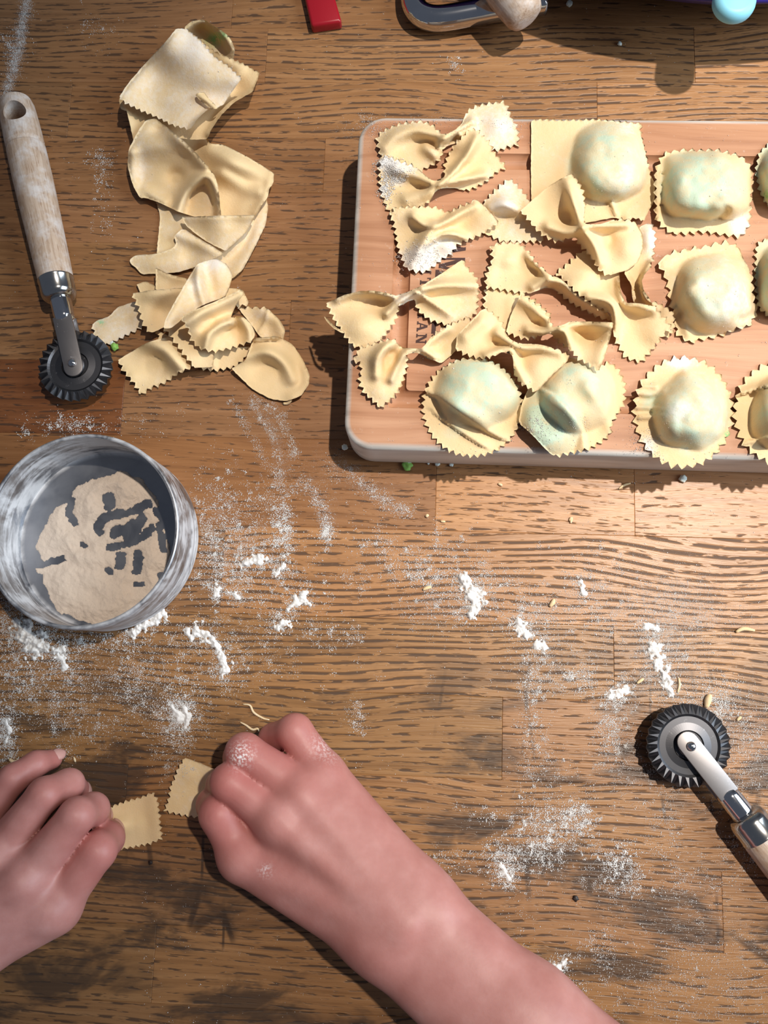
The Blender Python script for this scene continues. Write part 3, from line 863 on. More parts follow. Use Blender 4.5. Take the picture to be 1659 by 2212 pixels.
dough('ravioli', Z7, '270,1455! 360,1362z 560,1320 740,1290 930,1245! 1050,1312!s 1085,1400 1160,1530z 1180,1650 1185,1800 1228,1920! 1140,2060 1020,2080 930,2120 820,2160 700,2180 570,2212! 450,2130 440,2050 420,1950 390,1840 370,1680 330,1550',
      [('d', 830, 1740, 17, 385, 390, 2.4), ('r', '430,1880,4 540,1730,5 640,1660,3', 60), ('r', '1070,1990,-3 1180,1940,-3', 40), ('b', 330, 1470, 2, 90, 90), ('r', '520,2000,3 560,2120,2', 50)],
      'puffy square ravioli with pointed corners, below the wavy-rimmed one', 'ravioli', RG, fill=[(760, 1720, .75, 330, 330)], flour=0.35, period=21, amp=5.0,
      floury=[(900, 1850, .35, 250, 250)])
dough('ravioli', Z6, rim(345, 1085, 308, 305, 24),
      [('d', 385, 985, 15, 270, 220, 2.0), ('c', '60,985,3.5 160,1040,4.5 290,1130,5.5 420,1220,5 520,1275,3', 10, 60), ('c', '110,1120,2 250,1220,3 400,1320,2.5', 8, 45), ('r', '640,960,2.5 660,1080,2.5 620,1200,2', 20)],
      'round ravioli with two curved folds across its lower left', 'ravioli', RG, fill=[(390, 970, 1.15, 260, 215), (230, 1240, .6, 70, 40)], flour=0.12, period=15.5, amp=4.6)
dough('ravioli', Z6, '750,860s 690,970 650,1060 628,1180 720,1262 800,1350 850,1390z 950,1370 1080,1340 1190,1262 1215,1170 1285,1060 1290,940 1245,850 1190,805 1130,830s 1000,775 870,790',
      [('d', 985, 985, 13, 235, 250, 2.0), ('d', 830, 1190, 8, 190, 200, 2.0), ('c', '745,960,3.5 850,1020,4 960,1120,5 1020,1230,5 1040,1330,3', 60, 9), ('r', '1060,960,2.5 1150,1080,3 1190,1200,2', 50)],
      'round ravioli with a dough flap folded over its green filling', 'ravioli', RG, fill=[(840, 1160, 1.25, 170, 220), (1020, 920, .9, 150, 150), (1090, 1010, .6, 110, 140)], flour=0.12, period=16, amp=4.8)
dough('ravioli', Z8, rim(710, 885, 555, 620, 24),
      [('d', 790, 880, 16, 440, 450, 2.0), ('c', '190,670,2.5 330,690,3 480,640,2', 30, 90), ('r', '250,590,2 400,600,2.5', 28), ('r', '190,830,2.5 320,835,2.5 460,860,0.5', 30), ('r', '220,940,2.5 360,935,2.5 480,925,0.4', 30), ('b', 640, 800, .8, 70, 70), ('b', 760, 960, .6, 60, 40), ('b', 580, 1080, .8, 80, 60)],
      'round floury ravioli with pleats on its left, near the front edge of the board', 'ravioli', RG, fill=[(790, 900, .95, 400, 430), (400, 800, .8, 160, 160)], flour=0.35, period=22, amp=6.0,
      floury=[(680, 300, 1.0, 160, 90), (300, 1250, .8, 90, 120), (640, 880, .5, 160, 160)], green=[(1205, 1150, 1.2, 40, 50), (1110, 1250, .7, 18, 18)])
dough('ravioli', Z8, rim(1850, 890, 570, 590, 24, 0.1),
      [('d', 1880, 870, 15, 430, 430, 2.0), ('c', '1275,705,3 1450,660,4.5 1660,590,5 1850,560,4', 8, 70), ('c', '1380,1225,2.5 1660,1170,3.5 1900,1150,3', 50, 12)],
      'round ravioli cut off by the right edge, next to the floury pleated one', 'ravioli', RG, fill=[(1900, 880, 1.0, 400, 360)], flour=0.2, period=22, amp=6)
dough('ravioli', PX, '1640,330z 1665,308 1720,300 1790,320 1810,390 1790,450 1720,470 1660,448 1640,412 1632,370',
      [('d', 1722, 385, 15, 82, 78, 2.4)], 'ravioli at the right edge with green filling showing, upper one', 'ravioli', RG, fill=[(1715, 385, 1.5, 100, 90)], flour=0.1, amp=3.5,
      green=[(1655, 421, 1.3, 5, 9)])
dough('ravioli', PX, '1635,525z 1670,510 1740,505 1800,530 1815,600 1800,680 1740,705 1670,690 1638,665 1630,600',
      [('d', 1722, 606, 16, 84, 88, 2.6)], 'ravioli at the right edge below the green-flecked one', 'ravioli', RG, fill=[(1715, 606, 1.2, 100, 100)], flour=0.1, amp=4)

# ------------------------------------------------------------------ pinched pasta bows on the board
BG = 'pinched pasta bows on the chopping board'
def bow(*a, **k):
    return dough('pasta_bow', *a, group=BG, **k)
bow(Z3, '415,345!z 470,290 600,240 760,225 850,255 912,322!s 960,322 1030,285 1075,240 1105,155z 1190,100 1390,70! 1425,95 1450,180 1500,260 1520,350 1510,410! 1440,420 1360,455 1290,440s 1160,420 1060,385 960,415 935,440z 905,520 830,570 770,600 700,640s 560,640 450,560z 440,480 415,400',
    [('r', '900,440,5 900,390,8 960,340,10 1060,280,9 1150,230,6', 34), ('r', '480,420,4 560,340,6 700,290,7 850,320,8 930,345,9', 60), ('r', '860,480,5 800,420,6', 50), ('b', 800, 400, -3, 70, 40), ('b', 1350, 250, 2.5, 100, 90), ('r', '1060,330,6 1160,300,4', 30)],
    label='pasta bow in the top left corner of the board, right wing overhanging its edge', flour=0.4, floury=[(1350, 250, .5, 200, 160)])
bow(PX, '1098,387!z 1083,400 1055,425 1049,436s 1025,465 1038,500 1058,510z 1085,522 1121,523 1157,522 1174,520!s 1170,500 1158,470 1144,432z 1114,396',
    [('r', '1062,448,5 1090,440,7 1118,452,5', 16), ('b', 1095, 445, 3, 28, 20)],
    label='flat floury pasta bow half hidden between two other bows', flour=0.5, floury=[(1085, 445, .9, 22, 16), (1095, 405, .4, 20, 20)])
bow(Z3, '445,515z 430,600 435,680 440,760 480,880 520,950! 640,930 780,880 830,840s 862,775 905,748 1010,742 1100,765z 1180,740 1270,690 1330,630 1418,580! 1370,520 1310,450 1300,400 1240,350 1190,285! 1130,290 1090,330 1020,400 960,500 935,580 945,640s 930,665 850,690 800,652 720,580z 600,540 520,510',
    [('r', '780,800,4 870,735,9 940,680,11 1010,620,11 1120,480,9 1190,350,4', 36), ('r', '900,720,8 1050,680,8 1250,640,5', 36), ('r', '840,700,8 700,640,5 560,600,4', 50), ('r', '830,780,6 650,830,4', 60), ('b', 1120, 600, -3, 50, 40), ('b', 720, 740, -4, 70, 25)],
    label='pasta bow caked with flour on its left wing', flour=0.25, floury=[(500, 560, 1.6, 70, 60), (640, 590, .8, 120, 60), (460, 760, 1.2, 40, 50), (580, 690, .8, 60, 40)])
bow(Z3, '555,895!z 660,890 830,890 900,900 960,935 1050,890 1190,835!s 1270,900 1365,1010!z 1300,1060 1220,1110 1150,1140 1090,1160 1030,1190 1000,1250 930,1290 870,1340 790,1400 700,1390 640,1370 610,1300 570,1190 555,1080 540,1000 510,950!',
    [('r', '700,970,5 780,1030,8 870,1040,10 960,1000,10 1080,930,7 1170,880,4', 40), ('r', '860,1050,9 800,1130,10 740,1230,8 690,1330,4', 58), ('r', '800,1180,6 900,1110,8 1000,1100,8 1100,1130,4', 30), ('b', 900, 960, -3, 70, 30), ('b', 950, 1190, 3, 90, 60)],
    label='loosely folded pasta bow whitened with flour along its lower edge', flour=0.3, floury=[(760, 1300, 1.2, 180, 110), (950, 1220, .7, 120, 80)])
bow(Z4, '1385,870!z 1415,920 1430,1000 1420,1060 1410,1150 1380,1230s 1342,1275 1320,1330 1340,1400 1392,1480z 1460,1500 1570,1570 1580,1700 1520,1770s 1380,1650 1270,1520 1245,1440 1240,1350 1180,1260 1270,1080 1300,900',
    [('r', '1400,1180,5 1345,1280,10 1322,1350,10 1350,1440,8 1420,1520,4', 26), ('r', '1190,1270,4 1250,1360,6 1265,1450,5', 26), ('b', 1290, 1380, -5, 30, 80), ('b', 1380, 1000, 3, 60, 110)],
    label='pasta bow with a long thin twisted neck and a pinkish floury upper wing', flour=0.35, floury=[(1385, 980, .7, 60, 140)])
bow(Z6, '425,350!z 560,352 640,370 740,430 830,520s 820,600 700,640 560,630 440,560 415,480z 420,420',
    [('l', 0.4), ('b', 480, 430, 1.5, 80, 80)], label='flat tan pasta square lying under the other bows in the middle', flour=0.25)
bow(Z6, '465,85z 540,70 630,70 700,130 740,200 795,240!s 815,265 890,290 950,345 1060,435 1160,480 1215,545! 1180,552z 1090,515 950,440 870,368s 800,345 690,386z 560,365 428,345! 430,270 470,170 460,110',
    [('r', '720,340,5 800,300,9 900,315,9 1000,400,8 1150,490,6', 34), ('r', '690,150,4 760,230,7 815,285,9', 26), ('b', 560, 180, 4, 80, 60), ('b', 730, 250, -4, 40, 25), ('r', '480,100,3 440,300,3', 50)],
    label='pasta bow with a squarish left wing and a narrow strip running right', flour=0.3)
bow(Z6, '1010,125!z 960,180 860,260! 900,290 980,370 1060,430 1110,470 1190,500s 1200,530 1212,600 1220,660z 1240,690 1290,780 1385,812! 1440,750 1490,690 1530,630 1580,600! 1550,560 1510,510 1460,460s 1370,442 1290,442 1262,380 1255,290 1245,200 1100,110',
    [('r', '1060,400,4 1160,420,8 1215,460,10 1232,540,10 1222,640,7', 30), ('r', '1260,320,5 1275,430,8 1370,460,7 1460,480,5', 34), ('b', 1050, 260, 3, 120, 80), ('b', 1340, 590, -2, 80, 60), ('b', 1180, 320, -2, 50, 50)],
    label='pasta bow folded round a small gap, its stepped lower wing at the right', flour=0.2, period=17, amp=5)
bow(Z4, '755,490!z 800,510 840,570 870,640 882,740s 872,840 885,882 1000,880 1120,840z 1250,855 1288,890!s 1330,960 1332,1080 1290,1180 1210,1240 1060,1282!z 990,1240 950,1170 910,1120 880,1080 830,1040 820,1000s 800,985 740,1000z 660,1020 560,970 500,920 440,850 378,775!s 470,690 600,580',
    [('r', '855,905,11 810,780,9 770,650,7 740,560,3', 46), ('r', '850,915,11 730,940,8 600,900,5', 50), ('r', '870,900,11 1000,890,9 1200,880,5', 40), ('r', '870,930,10 950,1040,9 1000,1180,4', 46), ('b', 740, 830, -4, 50, 50), ('b', 1050, 1010, -3, 60, 50), ('b', 1200, 1060, 4, 100, 100), ('l', 1)],
    label='large symmetrical pasta bow lying over the corner of the big square ravioli', flour=0.1, stiff=6)
bow(Z5, '58,365!s 200,300 330,265 450,260 560,280 635,302! 740,270 850,222 1000,130 1195,0!z 1240,80 1310,150 1330,270 1320,350 1315,440 1250,490 1150,520 1080,552! 1000,530 930,510 860,460 830,430 800,370s 800,335 740,352 668,392z 660,420 640,500 600,560 560,620 500,680s 400,735 330,742z 270,710 220,650 190,600 130,520 95,440',
    [('r', '150,330,4 300,275,7 460,270,9 620,310,9', 40), ('r', '560,450,7 640,370,10 740,305,11 860,245,11', 42), ('r', '860,245,11 1050,215,9 1290,220,5', 50), ('c', '830,280,4 960,360,5 1080,440,3', 50, 8), ('b', 480, 380, -4, 110, 50), ('b', 1000, 60, 3, 160, 50), ('b', 350, 560, 5, 160, 120), ('b', 1150, 350, -1.5, 100, 60), ('l', 1.2)],
    label='big pasta bow whose left wing hangs over the left edge of the board', flour=0.35, floury=[(700, 320, .5, 120, 60)])
bow(Z5, '430,712z 520,680 600,662 640,690s 700,738 760,740 850,745 890,702 940,632z 1050,560 1120,530 1252,480!s 1270,600 1170,720 1110,790 1015,870 960,845 900,830 850,792 800,776 732,792z 735,880 710,980 680,1060 630,1140 570,1190 510,1240! 460,1190 380,1120 330,1020 350,930 340,860 280,850! 310,790 330,740',
    [('r', '470,960,6 480,840,9 550,740,9 630,690,7', 50), ('r', '600,1000,5 660,860,8 720,780,10 790,755,10 880,765,9 970,820,5', 40), ('r', '870,735,9 960,650,7 1060,580,4', 36), ('b', 585, 830, -7, 50, 60), ('b', 500, 1100, 2, 100, 80), ('l', 0.8)],
    label='small pasta bow with a short neck at the lower left of the board', flour=0.4)
bow(Z6, '410,475!z 480,510 530,570 545,620s 585,672 640,692 750,695 850,720z 900,745 948,760!s 930,805 840,885 740,992!z 700,970 640,940 600,880s 598,800 588,762 530,742 480,772z 400,785 330,770 270,745 240,720!s 250,640 330,560',
    [('r', '500,630,6 570,680,9 640,715,11 760,715,8 880,740,4', 34), ('r', '430,770,5 530,735,8 590,745,10 610,830,7 660,930,4', 30), ('r', '300,640,4 400,560,5', 50), ('b', 480, 700, -3, 40, 25), ('b', 720, 830, 1.5, 80, 70), ('l', 1.2)],
    label='smooth pasta bow resting across the two round folded ravioli', flour=0.1, stiff=6)
bow(Z6, '645,372!z 700,430 770,470 810,520 838,592s 905,578 945,556 1070,555 1218,562! 1200,640 1170,760 1125,865!z 1060,820 1000,790 960,740 900,700 870,680 842,642s 815,632 760,650z 660,665 600,640 553,620!s 580,520 620,440',
    [('r', '690,610,5 780,620,8 860,605,11 915,620,11 945,690,8 965,760,4', 32), ('r', '890,595,10 1000,572,8 1200,585,6', 34), ('r', '650,420,4 730,480,6 815,570,9', 40), ('r', '1190,640,4 1140,800,3', 60), ('b', 770, 560, -4, 40, 30), ('b', 1060, 670, -2, 80, 50), ('l', 1)],
    label='bright pasta bow above the flap-folded ravioli, right wing a smooth rectangle', flour=0.15, stiff=6)
dough('dough_shred', Z5, '38,475! 80,510 130,560 215,610! 200,620 120,580 60,520', [('l', 1)], 'thin dough shred poking out under the overhanging bow', 'dough', None, flour=0.1, minz=BZ-0.004, step=3)

# the two bows being pinched
dough('pasta_square', ZR, '205,457!s 300,490 392,530! 470,600 480,740 400,840 280,832!z 205,820 140,808 72,790! 105,700 110,640 140,580 160,520',
      [('l', 2.5), ('r', '390,540,4 420,660,6 330,820,3', 90), ('b', 230, 560, 1.5, 60, 60)], 'pasta rectangle gripped by the fingers of the right hand', 'pasta', 'pasta pieces held in the fingers',
      minz=T0, flour=0.4, period=13, amp=3.2)
dough('pasta_square', ZL, '700,610s 790,585z 860,550 950,520 1060,490 1142,455! 1180,520 1190,620 1200,720 1210,800! 1130,835 1040,855 960,870 885,882!s 760,860 690,740',
      [('l', 1.5), ('r', '780,700,5 900,700,4 1000,690,1.5', 70), ('r', '1150,480,1.5 1190,780,1.5', 60)], 'golden pasta rectangle held at its left by the left hand', 'pasta', 'pasta pieces held in the fingers',
      minz=T0, flour=0.05, period=13, amp=3.4)

# ------------------------------------------------------------------ pasta wheels
def wdist(a, b, z): return (at(*a, z)-at(*b, z)).length
TZ = 0.010
W_R = wdist((163, 790), (241, 790), TZ)
D_FORK = wdist((163, 790), (140, 692), TZ); D_SHAFT = wdist((163, 790), (124, 650), TZ)
D_FERR = wdist((163, 790), (112, 607), TZ); D_END = wdist((163, 790), (32, 216), TZ)
CUT_LINES = []
def pasta_wheel(c, d, label, hole=True):
    p0, p1 = at(*c, TZ), at(*d, TZ)
    ang = math.atan2(p1.y-p0.y, p1.x-p0.x)
    u = (p1-p0).normalized(); CUT_LINES.append((p0+u*0.03, p0+u*D_END))
    root = empty('pasta_cutter', p0-Vector((0, 0, TZ)))
    root.rotation_euler = (0, 0, ang)
    tag(root, label, 'pasta cutter', 'fluted pasta wheels')
    # crimped disc
    nt = 28; R = W_R
    V, F = [], []
    for s, zo in ((1, 0.0004), (-1, -0.0004)):
        base = len(V)
        V.append((0, 0, zo))
        prof = [(0.34*R, 0.0002), (0.37*R, 0.0009), (0.55*R, 0.0003), (0.70*R, 0.0002), (0.76*R, 0.0010)]
        n = nt*2
        for r, dz in prof:
            for i in range(n):
                a = 2*math.pi*i/n; V.append((r*math.cos(a), r*math.sin(a), zo+dz*s))
        for i in range(n):
            a = 2*math.pi*i/n; o = 0.0015 if i % 2 else -0.0015
            V.append((R*math.cos(a), R*math.sin(a), zo+o))
        L = len(prof)+1
        for i in range(n):
            t = (base, base+1+i, base+1+(i+1) % n); F.append(t if s > 0 else t[::-1])
        for j in range(L-1):
            for i in range(n):
                a, b = base+1+j*n+i, base+1+j*n+(i+1) % n
                if j == L-2:
                    q1, q2 = ((a, a+n, b+n), (a, b+n, b))
                    F += [q1, q2] if s > 0 else [q1[::-1], q2[::-1]]
                else:
                    q = (a, a+n, b+n, b); F.append(q if s > 0 else q[::-1])
    half = len(V)//2; n = nt*2; o1 = 1+len(prof)*n
    for i in range(n):
        a, b = o1+i, o1+(i+1) % n
        F.append((a, a+half, b+half, b))
    me = mesh('wheel', V, F)
    bm = bmesh.new(); bm.from_mesh(me); bmesh.ops.recalc_face_normals(bm, faces=bm.faces); bm.to_mesh(me); bm.free()
    w = link('wheel', me, M_WHEEL, root, smooth=False); w.location = (0, 0, TZ-0.0005)
    w.rotation_euler = (math.radians(2.5), math.radians(1.5), 0.1)
    tag(w, 'dark crimped steel disc')
    hub = link('hub', lathe('hub', [(0.0004, 0.0012), (0.25*R, 0.0012), (0.27*R, 0.0008), (0.27*R, 0.0002)], 32), M_WHEEL, root)
    hub.location = (0, 0, TZ)
    # fork plates above and below the disc
    hw = 0.0047
    pts = [(D_FORK+0.001, -hw), (D_FORK+0.001, hw)]
    for k in range(13):
        a = math.radians(90+180*k/12); pts.append((-0.0020+hw*math.cos(a), hw*math.sin(a)))
    for sgn in (1, -1):
        me = prism('fork_plate', pts, -0.0006, 0.0006); bevel(me, 0.0003, 2)
        f = link('fork_plate', me, M_STEEL, root); auto_smooth(me, 35); f.location = (0, 0, TZ+sgn*0.0032)
    rv = link('rivet', lathe('rivet', [(0.0016, -0.0042), (0.0016, 0.0040), (0.0021, 0.0040), (0.0021, 0.0043), (0.0017, 0.0050), (0.0009, 0.0054), (0.0002, 0.0055)], 20), M_CHROME, root)
    rv.location = (0, 0, TZ)
    sh = link('shaft', lathe('shaft', [(0.0030, D_FORK-0.0015), (0.0047, D_FORK), (0.0050, D_FORK+0.002), (0.0053, D_SHAFT-0.001), (0.0050, D_SHAFT+0.002)], 28, 'x'), M_CHROME, root)
    sh.location = (0, 0, TZ)
    a, b = D_SHAFT, D_FERR
    fe = link('ferrule', lathe('ferrule', [(0.0052, a), (0.0066, a+0.0002), (0.0081, a+0.0018), (0.0086, a+0.0036), (0.0086, b-0.0012), (0.0089, b-0.0008), (0.0089, b)], 36, 'x'), M_FERRULE, root)
    auto_smooth(fe.data, 50); fe.location = (0, 0, TZ)
    L = D_END-b
    prof = [(0.0084, b-0.001), (0.0087, b+0.02*L), (0.0095, b+0.35*L), (0.0099, b+0.55*L), (0.0098, b+0.715*L), (0.0092, b+0.722*L), (0.0092, b+0.735*L), (0.0097, b+0.742*L),
            (0.0095, b+0.86*L), (0.0090, b+0.95*L), (0.0080, b+0.985*L), (0.0058, b+0.998*L), (0.0030, b+1.002*L)]
    hm = lathe('handle', prof, 40, 'x')
    ho = link('handle', hm, M_HANDLE, root); ho.location = (0, 0, TZ)
    if hole:
        cm = lathe('cut', [(0.0057, -0.02), (0.0057, 0.02)], 32); co = bpy.data.objects.new('cut', cm); COL.objects.link(co)
        bpy.context.view_layer.update()
        co.matrix_world = ho.matrix_world @ Matrix.Translation((b+0.875*L, 0, 0)) @ Matrix.Rotation(math.radians(8), 4, 'X')
        md = ho.modifiers.new('b', 'BOOLEAN'); md.operation = 'DIFFERENCE'; md.object = co; md.solver = 'EXACT'
        bpy.context.view_layer.update()
        new = bpy.data.meshes.new_from_object(ho.evaluated_get(bpy.context.evaluated_depsgraph_get()))
        ho.modifiers.clear(); ho.data = new; new.name = 'handle'
        bpy.data.objects.remove(co)
    auto_smooth(ho.data, 35)
    return root
pasta_wheel((163, 790), (32, 216), 'fluted pasta wheel with its whole beech handle, left of the dough trimmings')
pasta_wheel((1487, 1610), (1630, 1790), 'fluted pasta wheel cut off by the right edge, lying in scattered flour')

# ------------------------------------------------------------------ tin of flour
TC = at(236, 1166, 0); TR = (at(430, 1166, 0)-TC).length; TH = 0.034
def tin():
    root = empty('flour_tin', TC)
    tag(root, 'round shallow steel tin holding flour, powdered white inside and out', 'tin')
    prof = [(0.0006, 0.0008), (TR*0.97, 0.0004), (TR*0.99, 0.0), (TR, 0.0012), (TR, 0.006), (TR-0.0006, 0.0068), (TR, 0.0076), (TR, 0.0125), (TR-0.0006, 0.0133), (TR, 0.0141), (TR, TH-0.004), (TR-0.0003, TH-0.003), (TR-0.0003, TH-0.001)]
    prof += [(TR-0.0008, TH-0.001), (TR-0.0009, 0.0025), (TR*0.975, 0.0016), (TR*0.93, 0.0012), (0.0006, 0.0012)]
    me = lathe('body', prof, 96)
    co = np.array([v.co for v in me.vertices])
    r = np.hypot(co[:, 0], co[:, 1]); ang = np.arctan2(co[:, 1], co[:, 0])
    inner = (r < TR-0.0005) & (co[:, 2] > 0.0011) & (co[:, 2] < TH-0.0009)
    left = 0.5-0.5*np.cos(ang+0.25)  # flour film, with the lit left side of the inner wall painted whiter
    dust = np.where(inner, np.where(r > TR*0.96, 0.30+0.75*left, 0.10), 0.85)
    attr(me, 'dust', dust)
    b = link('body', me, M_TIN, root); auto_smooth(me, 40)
    rm = lathe('rim', [(TR-0.0009+0.0010*math.cos(a)-0.0000, TH-0.0006+0.0010*math.sin(a)) for a in [2*math.pi*k/10 for k in range(11)]], 96, cap=False)
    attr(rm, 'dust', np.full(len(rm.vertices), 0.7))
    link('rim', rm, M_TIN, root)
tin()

def heap(name, T, bounds, step, mat, z0=None, parent=None):
    """mesh over the cells where the thickness T(px,py) in millimetres is positive"""
    xs = np.arange(bounds[0], bounds[2], step); ys = np.arange(bounds[1], bounds[3], step)
    X, Y = np.meshgrid(xs, ys)
    t = T(X, Y)
    c = (t > 0)
    cell = (c[:-1, :-1].astype(int)+c[1:, :-1]+c[:-1, 1:]+c[1:, 1:]) >= 2
    j, i = np.nonzero(cell)
    W = X.shape[1]
    q = np.stack([j*W+i, (j+1)*W+i, (j+1)*W+i+1, j*W+i+1], 1)
    used = np.unique(q); mp = np.full(X.size, -1); mp[used] = np.arange(len(used))
    x, y = X.ravel()[used], Y.ravel()[used]
    zb = z0 if z0 is not None else bil(HM, x, y, HX0, HY0)
    P = at_np(x, y, zb+np.clip(t.ravel()[used], -0.1, 99)*0.001)
    cen = P.mean(0); cen[2] = P[:, 2].min()
    me = fast_mesh(name, P-cen, mp[q])
    o = link(name, me, mat, parent); o.location = cen.tolist()
    return o
def tin_flour(X, Y):
    u = (X-ZT.ox)*ZT.k; v = (Y-ZT.oy)*ZT.k
    poly = [(245, 900), (300, 810), (370, 690), (400, 620), (500, 570), (560, 470), (700, 400), (900, 335), (1060, 400), (1150, 520), (1210, 700), (1285, 940), (1260, 1130), (1150, 1290), (1000, 1400), (850, 1455), (700, 1480), (560, 1440), (430, 1380), (350, 1250), (310, 1110), (240, 1060), (330, 1050), (500, 1010), (480, 960), (330, 1005)]
    ins = inside(poly, u, v)
    d = np.full(u.shape, 1e9)
    P = poly+[poly[0]]
    dd, _, _ = polyfield([(a, b, 0) for a, b in P], u, v)
    f = np.where(ins, dd, -dd)+26*fbm(u, v, 1/60., 5, 4)
    for pl, w in (([(740, 745), (790, 690), (880, 655), (1000, 640), (1100, 585)], 36), ([(805, 545), (815, 580)], 50), ([(850, 800), (960, 770), (1060, 700)], 46), ([(960, 820), (1000, 780)], 56),
                  ([(820, 905), (950, 885), (1060, 830), (1130, 770)], 34), ([(900, 980), (890, 1040)], 42), ([(1030, 960), (1020, 1080)], 40), ([(530, 560), (520, 660), (560, 710)], 34), ([(810, 1080), (830, 1100)], 26),
                  ([(1180, 640), (1240, 700), (1270, 800)], 40), ([(1010, 1190), (1060, 1180)], 24), ([(720, 770), (750, 800)], 26), ([(600, 880), (640, 890)], 14), ([(1180, 1110), (1200, 1130)], 28), ([(1190, 740), (1220, 920)], 30)):
        e, _, _ = polyfield([(a, b, 0) for a, b in pl], u, v)
        f = np.minimum(f, e-w+22*fbm(u, v, 1/40., 9, 3))
    r = np.hypot(*(at_np(X, Y, 0.003)[..., :2]-np.array(TC[:2])).transpose(2, 0, 1))
    f = np.where(r < TR-0.0022, f, -1)
    return np.where(f > 0, np.minimum(0.3+f*0.03, 3.0)*(0.75+0.5*fbm(u, v, 1/110., 2, 3))+0.25*fbm(u, v, 1/25., 4, 2), -0.5)
fo = heap('flour', tin_flour, (0, 930, 420, 1380), 1.6, M_FLOUR_TIN, 0.0013)
tag(fo, 'cream flour spread over the bottom of the round tin', 'flour', kind='stuff')

# ------------------------------------------------------------------ things along the top edge
def red_handle():
    z = 0.0065
    pts = [at(672, 55, z), at(738, 45, z), at(718, -25, z), at(690, -150, z), at(675, -330, z), at(610, -330, z), at(625, -150, z), at(654, -25, z)]
    c = pts[0].lerp(pts[1], 0.5)
    me = prism('handle', [(p.x-c.x, p.y-c.y) for p in pts], 0.0, 0.0065); bevel(me, 0.0015, 3, 40)
    root = empty('spatula', (c.x, c.y, 0)); tag(root, 'red plastic handle end showing at the top edge of the picture', 'spatula')
    o = link('handle', me, M_RED, root); auto_smooth(me, 40)
    a, b = at(640, -330, z)-c, at(630, -560, z)-c
    d = (b-a).normalized(); n = Vector((-d.y, d.x, 0))
    q = [a+n*0.010, a-n*0.010, a-n*0.024+d*0.02, b-n*0.026, b+n*0.026, a+n*0.024+d*0.02]
    me = prism('blade', [(p.x, p.y) for p in q], 0.003, 0.006); bevel(me, 0.001, 2, 40)
    link('blade', me, M_RED, root); auto_smooth(me, 40)
red_handle()
def crank():
    z = 0.0070
    root = empty('pasta_machine_crank', at(960, 20, 0)); tag(root, 'bent chrome crank with a wooden grip at the top edge', 'crank')
    loc = at(960, 20, 0)
    px = [(889, -190), (890, -150), (891, -110), (891, -40), (891, -12), (895, 12), (909, 31), (936, 40), (970, 38), (1020, 29), (1080, 18), (1140, 9), (1178, 4)]
    P = [Vector(p) for p in catmull([tuple(at(x, y, z)-loc) for x, y in px], 6)]
    rod = link('rod', tube('rod', P, 0.0064, 24), M_CHROME, root); tag(rod, 'shiny bent chrome rod')
    a, b = at(1128, 22, 0.021), at(1010, -150, 0.023)
    t = (b-a).normalized()
    prof = [(0.0005, -0.0058), (0.006, -0.0055), (0.0088, -0.004), (0.0100, -0.0015), (0.0108, 0.006), (0.0114, 0.014), (0.0112, 0.022), (0.0095, 0.028), (0.005, 0.030)]
    g = link('grip', lathe('grip', prof, 36, 'x'), M_HANDLE, root)
    g.rotation_euler = t.to_track_quat('X', 'Z').to_euler(); g.location = a-loc
    auto_smooth(g.data, 40)
crank()
def big_bowl():
    h = 0.039
    rimp = at(1650, 6, h)
    R = 0.228
    c = Vector((rimp.x+0.003, rimp.y+R, 0))
    root = empty('serving_bowl', c); tag(root, 'large shallow indigo bowl whose rim shows at the top right', 'bowl')
    prof = [(0.0005, 0.0), (R*0.62, 0.0), (R*0.80, 0.006), (R*0.93, 0.019), (R-0.002, h-0.003), (R, h), (R-0.0012, h+0.0012), (R-0.004, h), (R*0.90, 0.0195), (R*0.78, 0.0085), (R*0.6, 0.0035), (0.0005, 0.0035)]
    o = link('bowl', lathe('bowl', prof, 128), M_INDIGO, root)
    # spoon lying across the rim
    z = 0.046
    tip, far = at(1580, 47, z), at(1640, -420, z+0.004)
    d = (far-tip); L = d.length; ang = math.atan2(d.y, d.x); hw = 0.0098
    pts = []
    for k in range(17):
        a = math.radians(270-180*k/16); pts.append((hw+hw*1.0*math.cos(a), hw*math.sin(a)))
    pts += [(L*0.6, hw*0.8), (L*0.85, hw*0.75), (L*0.92, hw*2.2), (L*1.15, hw*2.8), (L*1.35, hw*2.4), (L*1.45, hw), (L*1.45, -hw), (L*1.35, -hw*2.4), (L*1.15, -hw*2.8), (L*0.92, -hw*2.2), (L*0.85, -hw*0.75), (L*0.6, -hw*0.8)]
    me = prism('spatula', pts, -0.0040, 0.0040); bevel(me, 0.0034, 4, 25)
    s = link('silicone_spatula', me, M_BLUE); auto_smooth(me, 50)
    s.location = tip; s.rotation_euler = (0, -math.atan2(0.004, L), ang)
    tag(s, 'pale blue silicone spatula handle resting on the bowl rim at top right', 'spatula')
big_bowl()

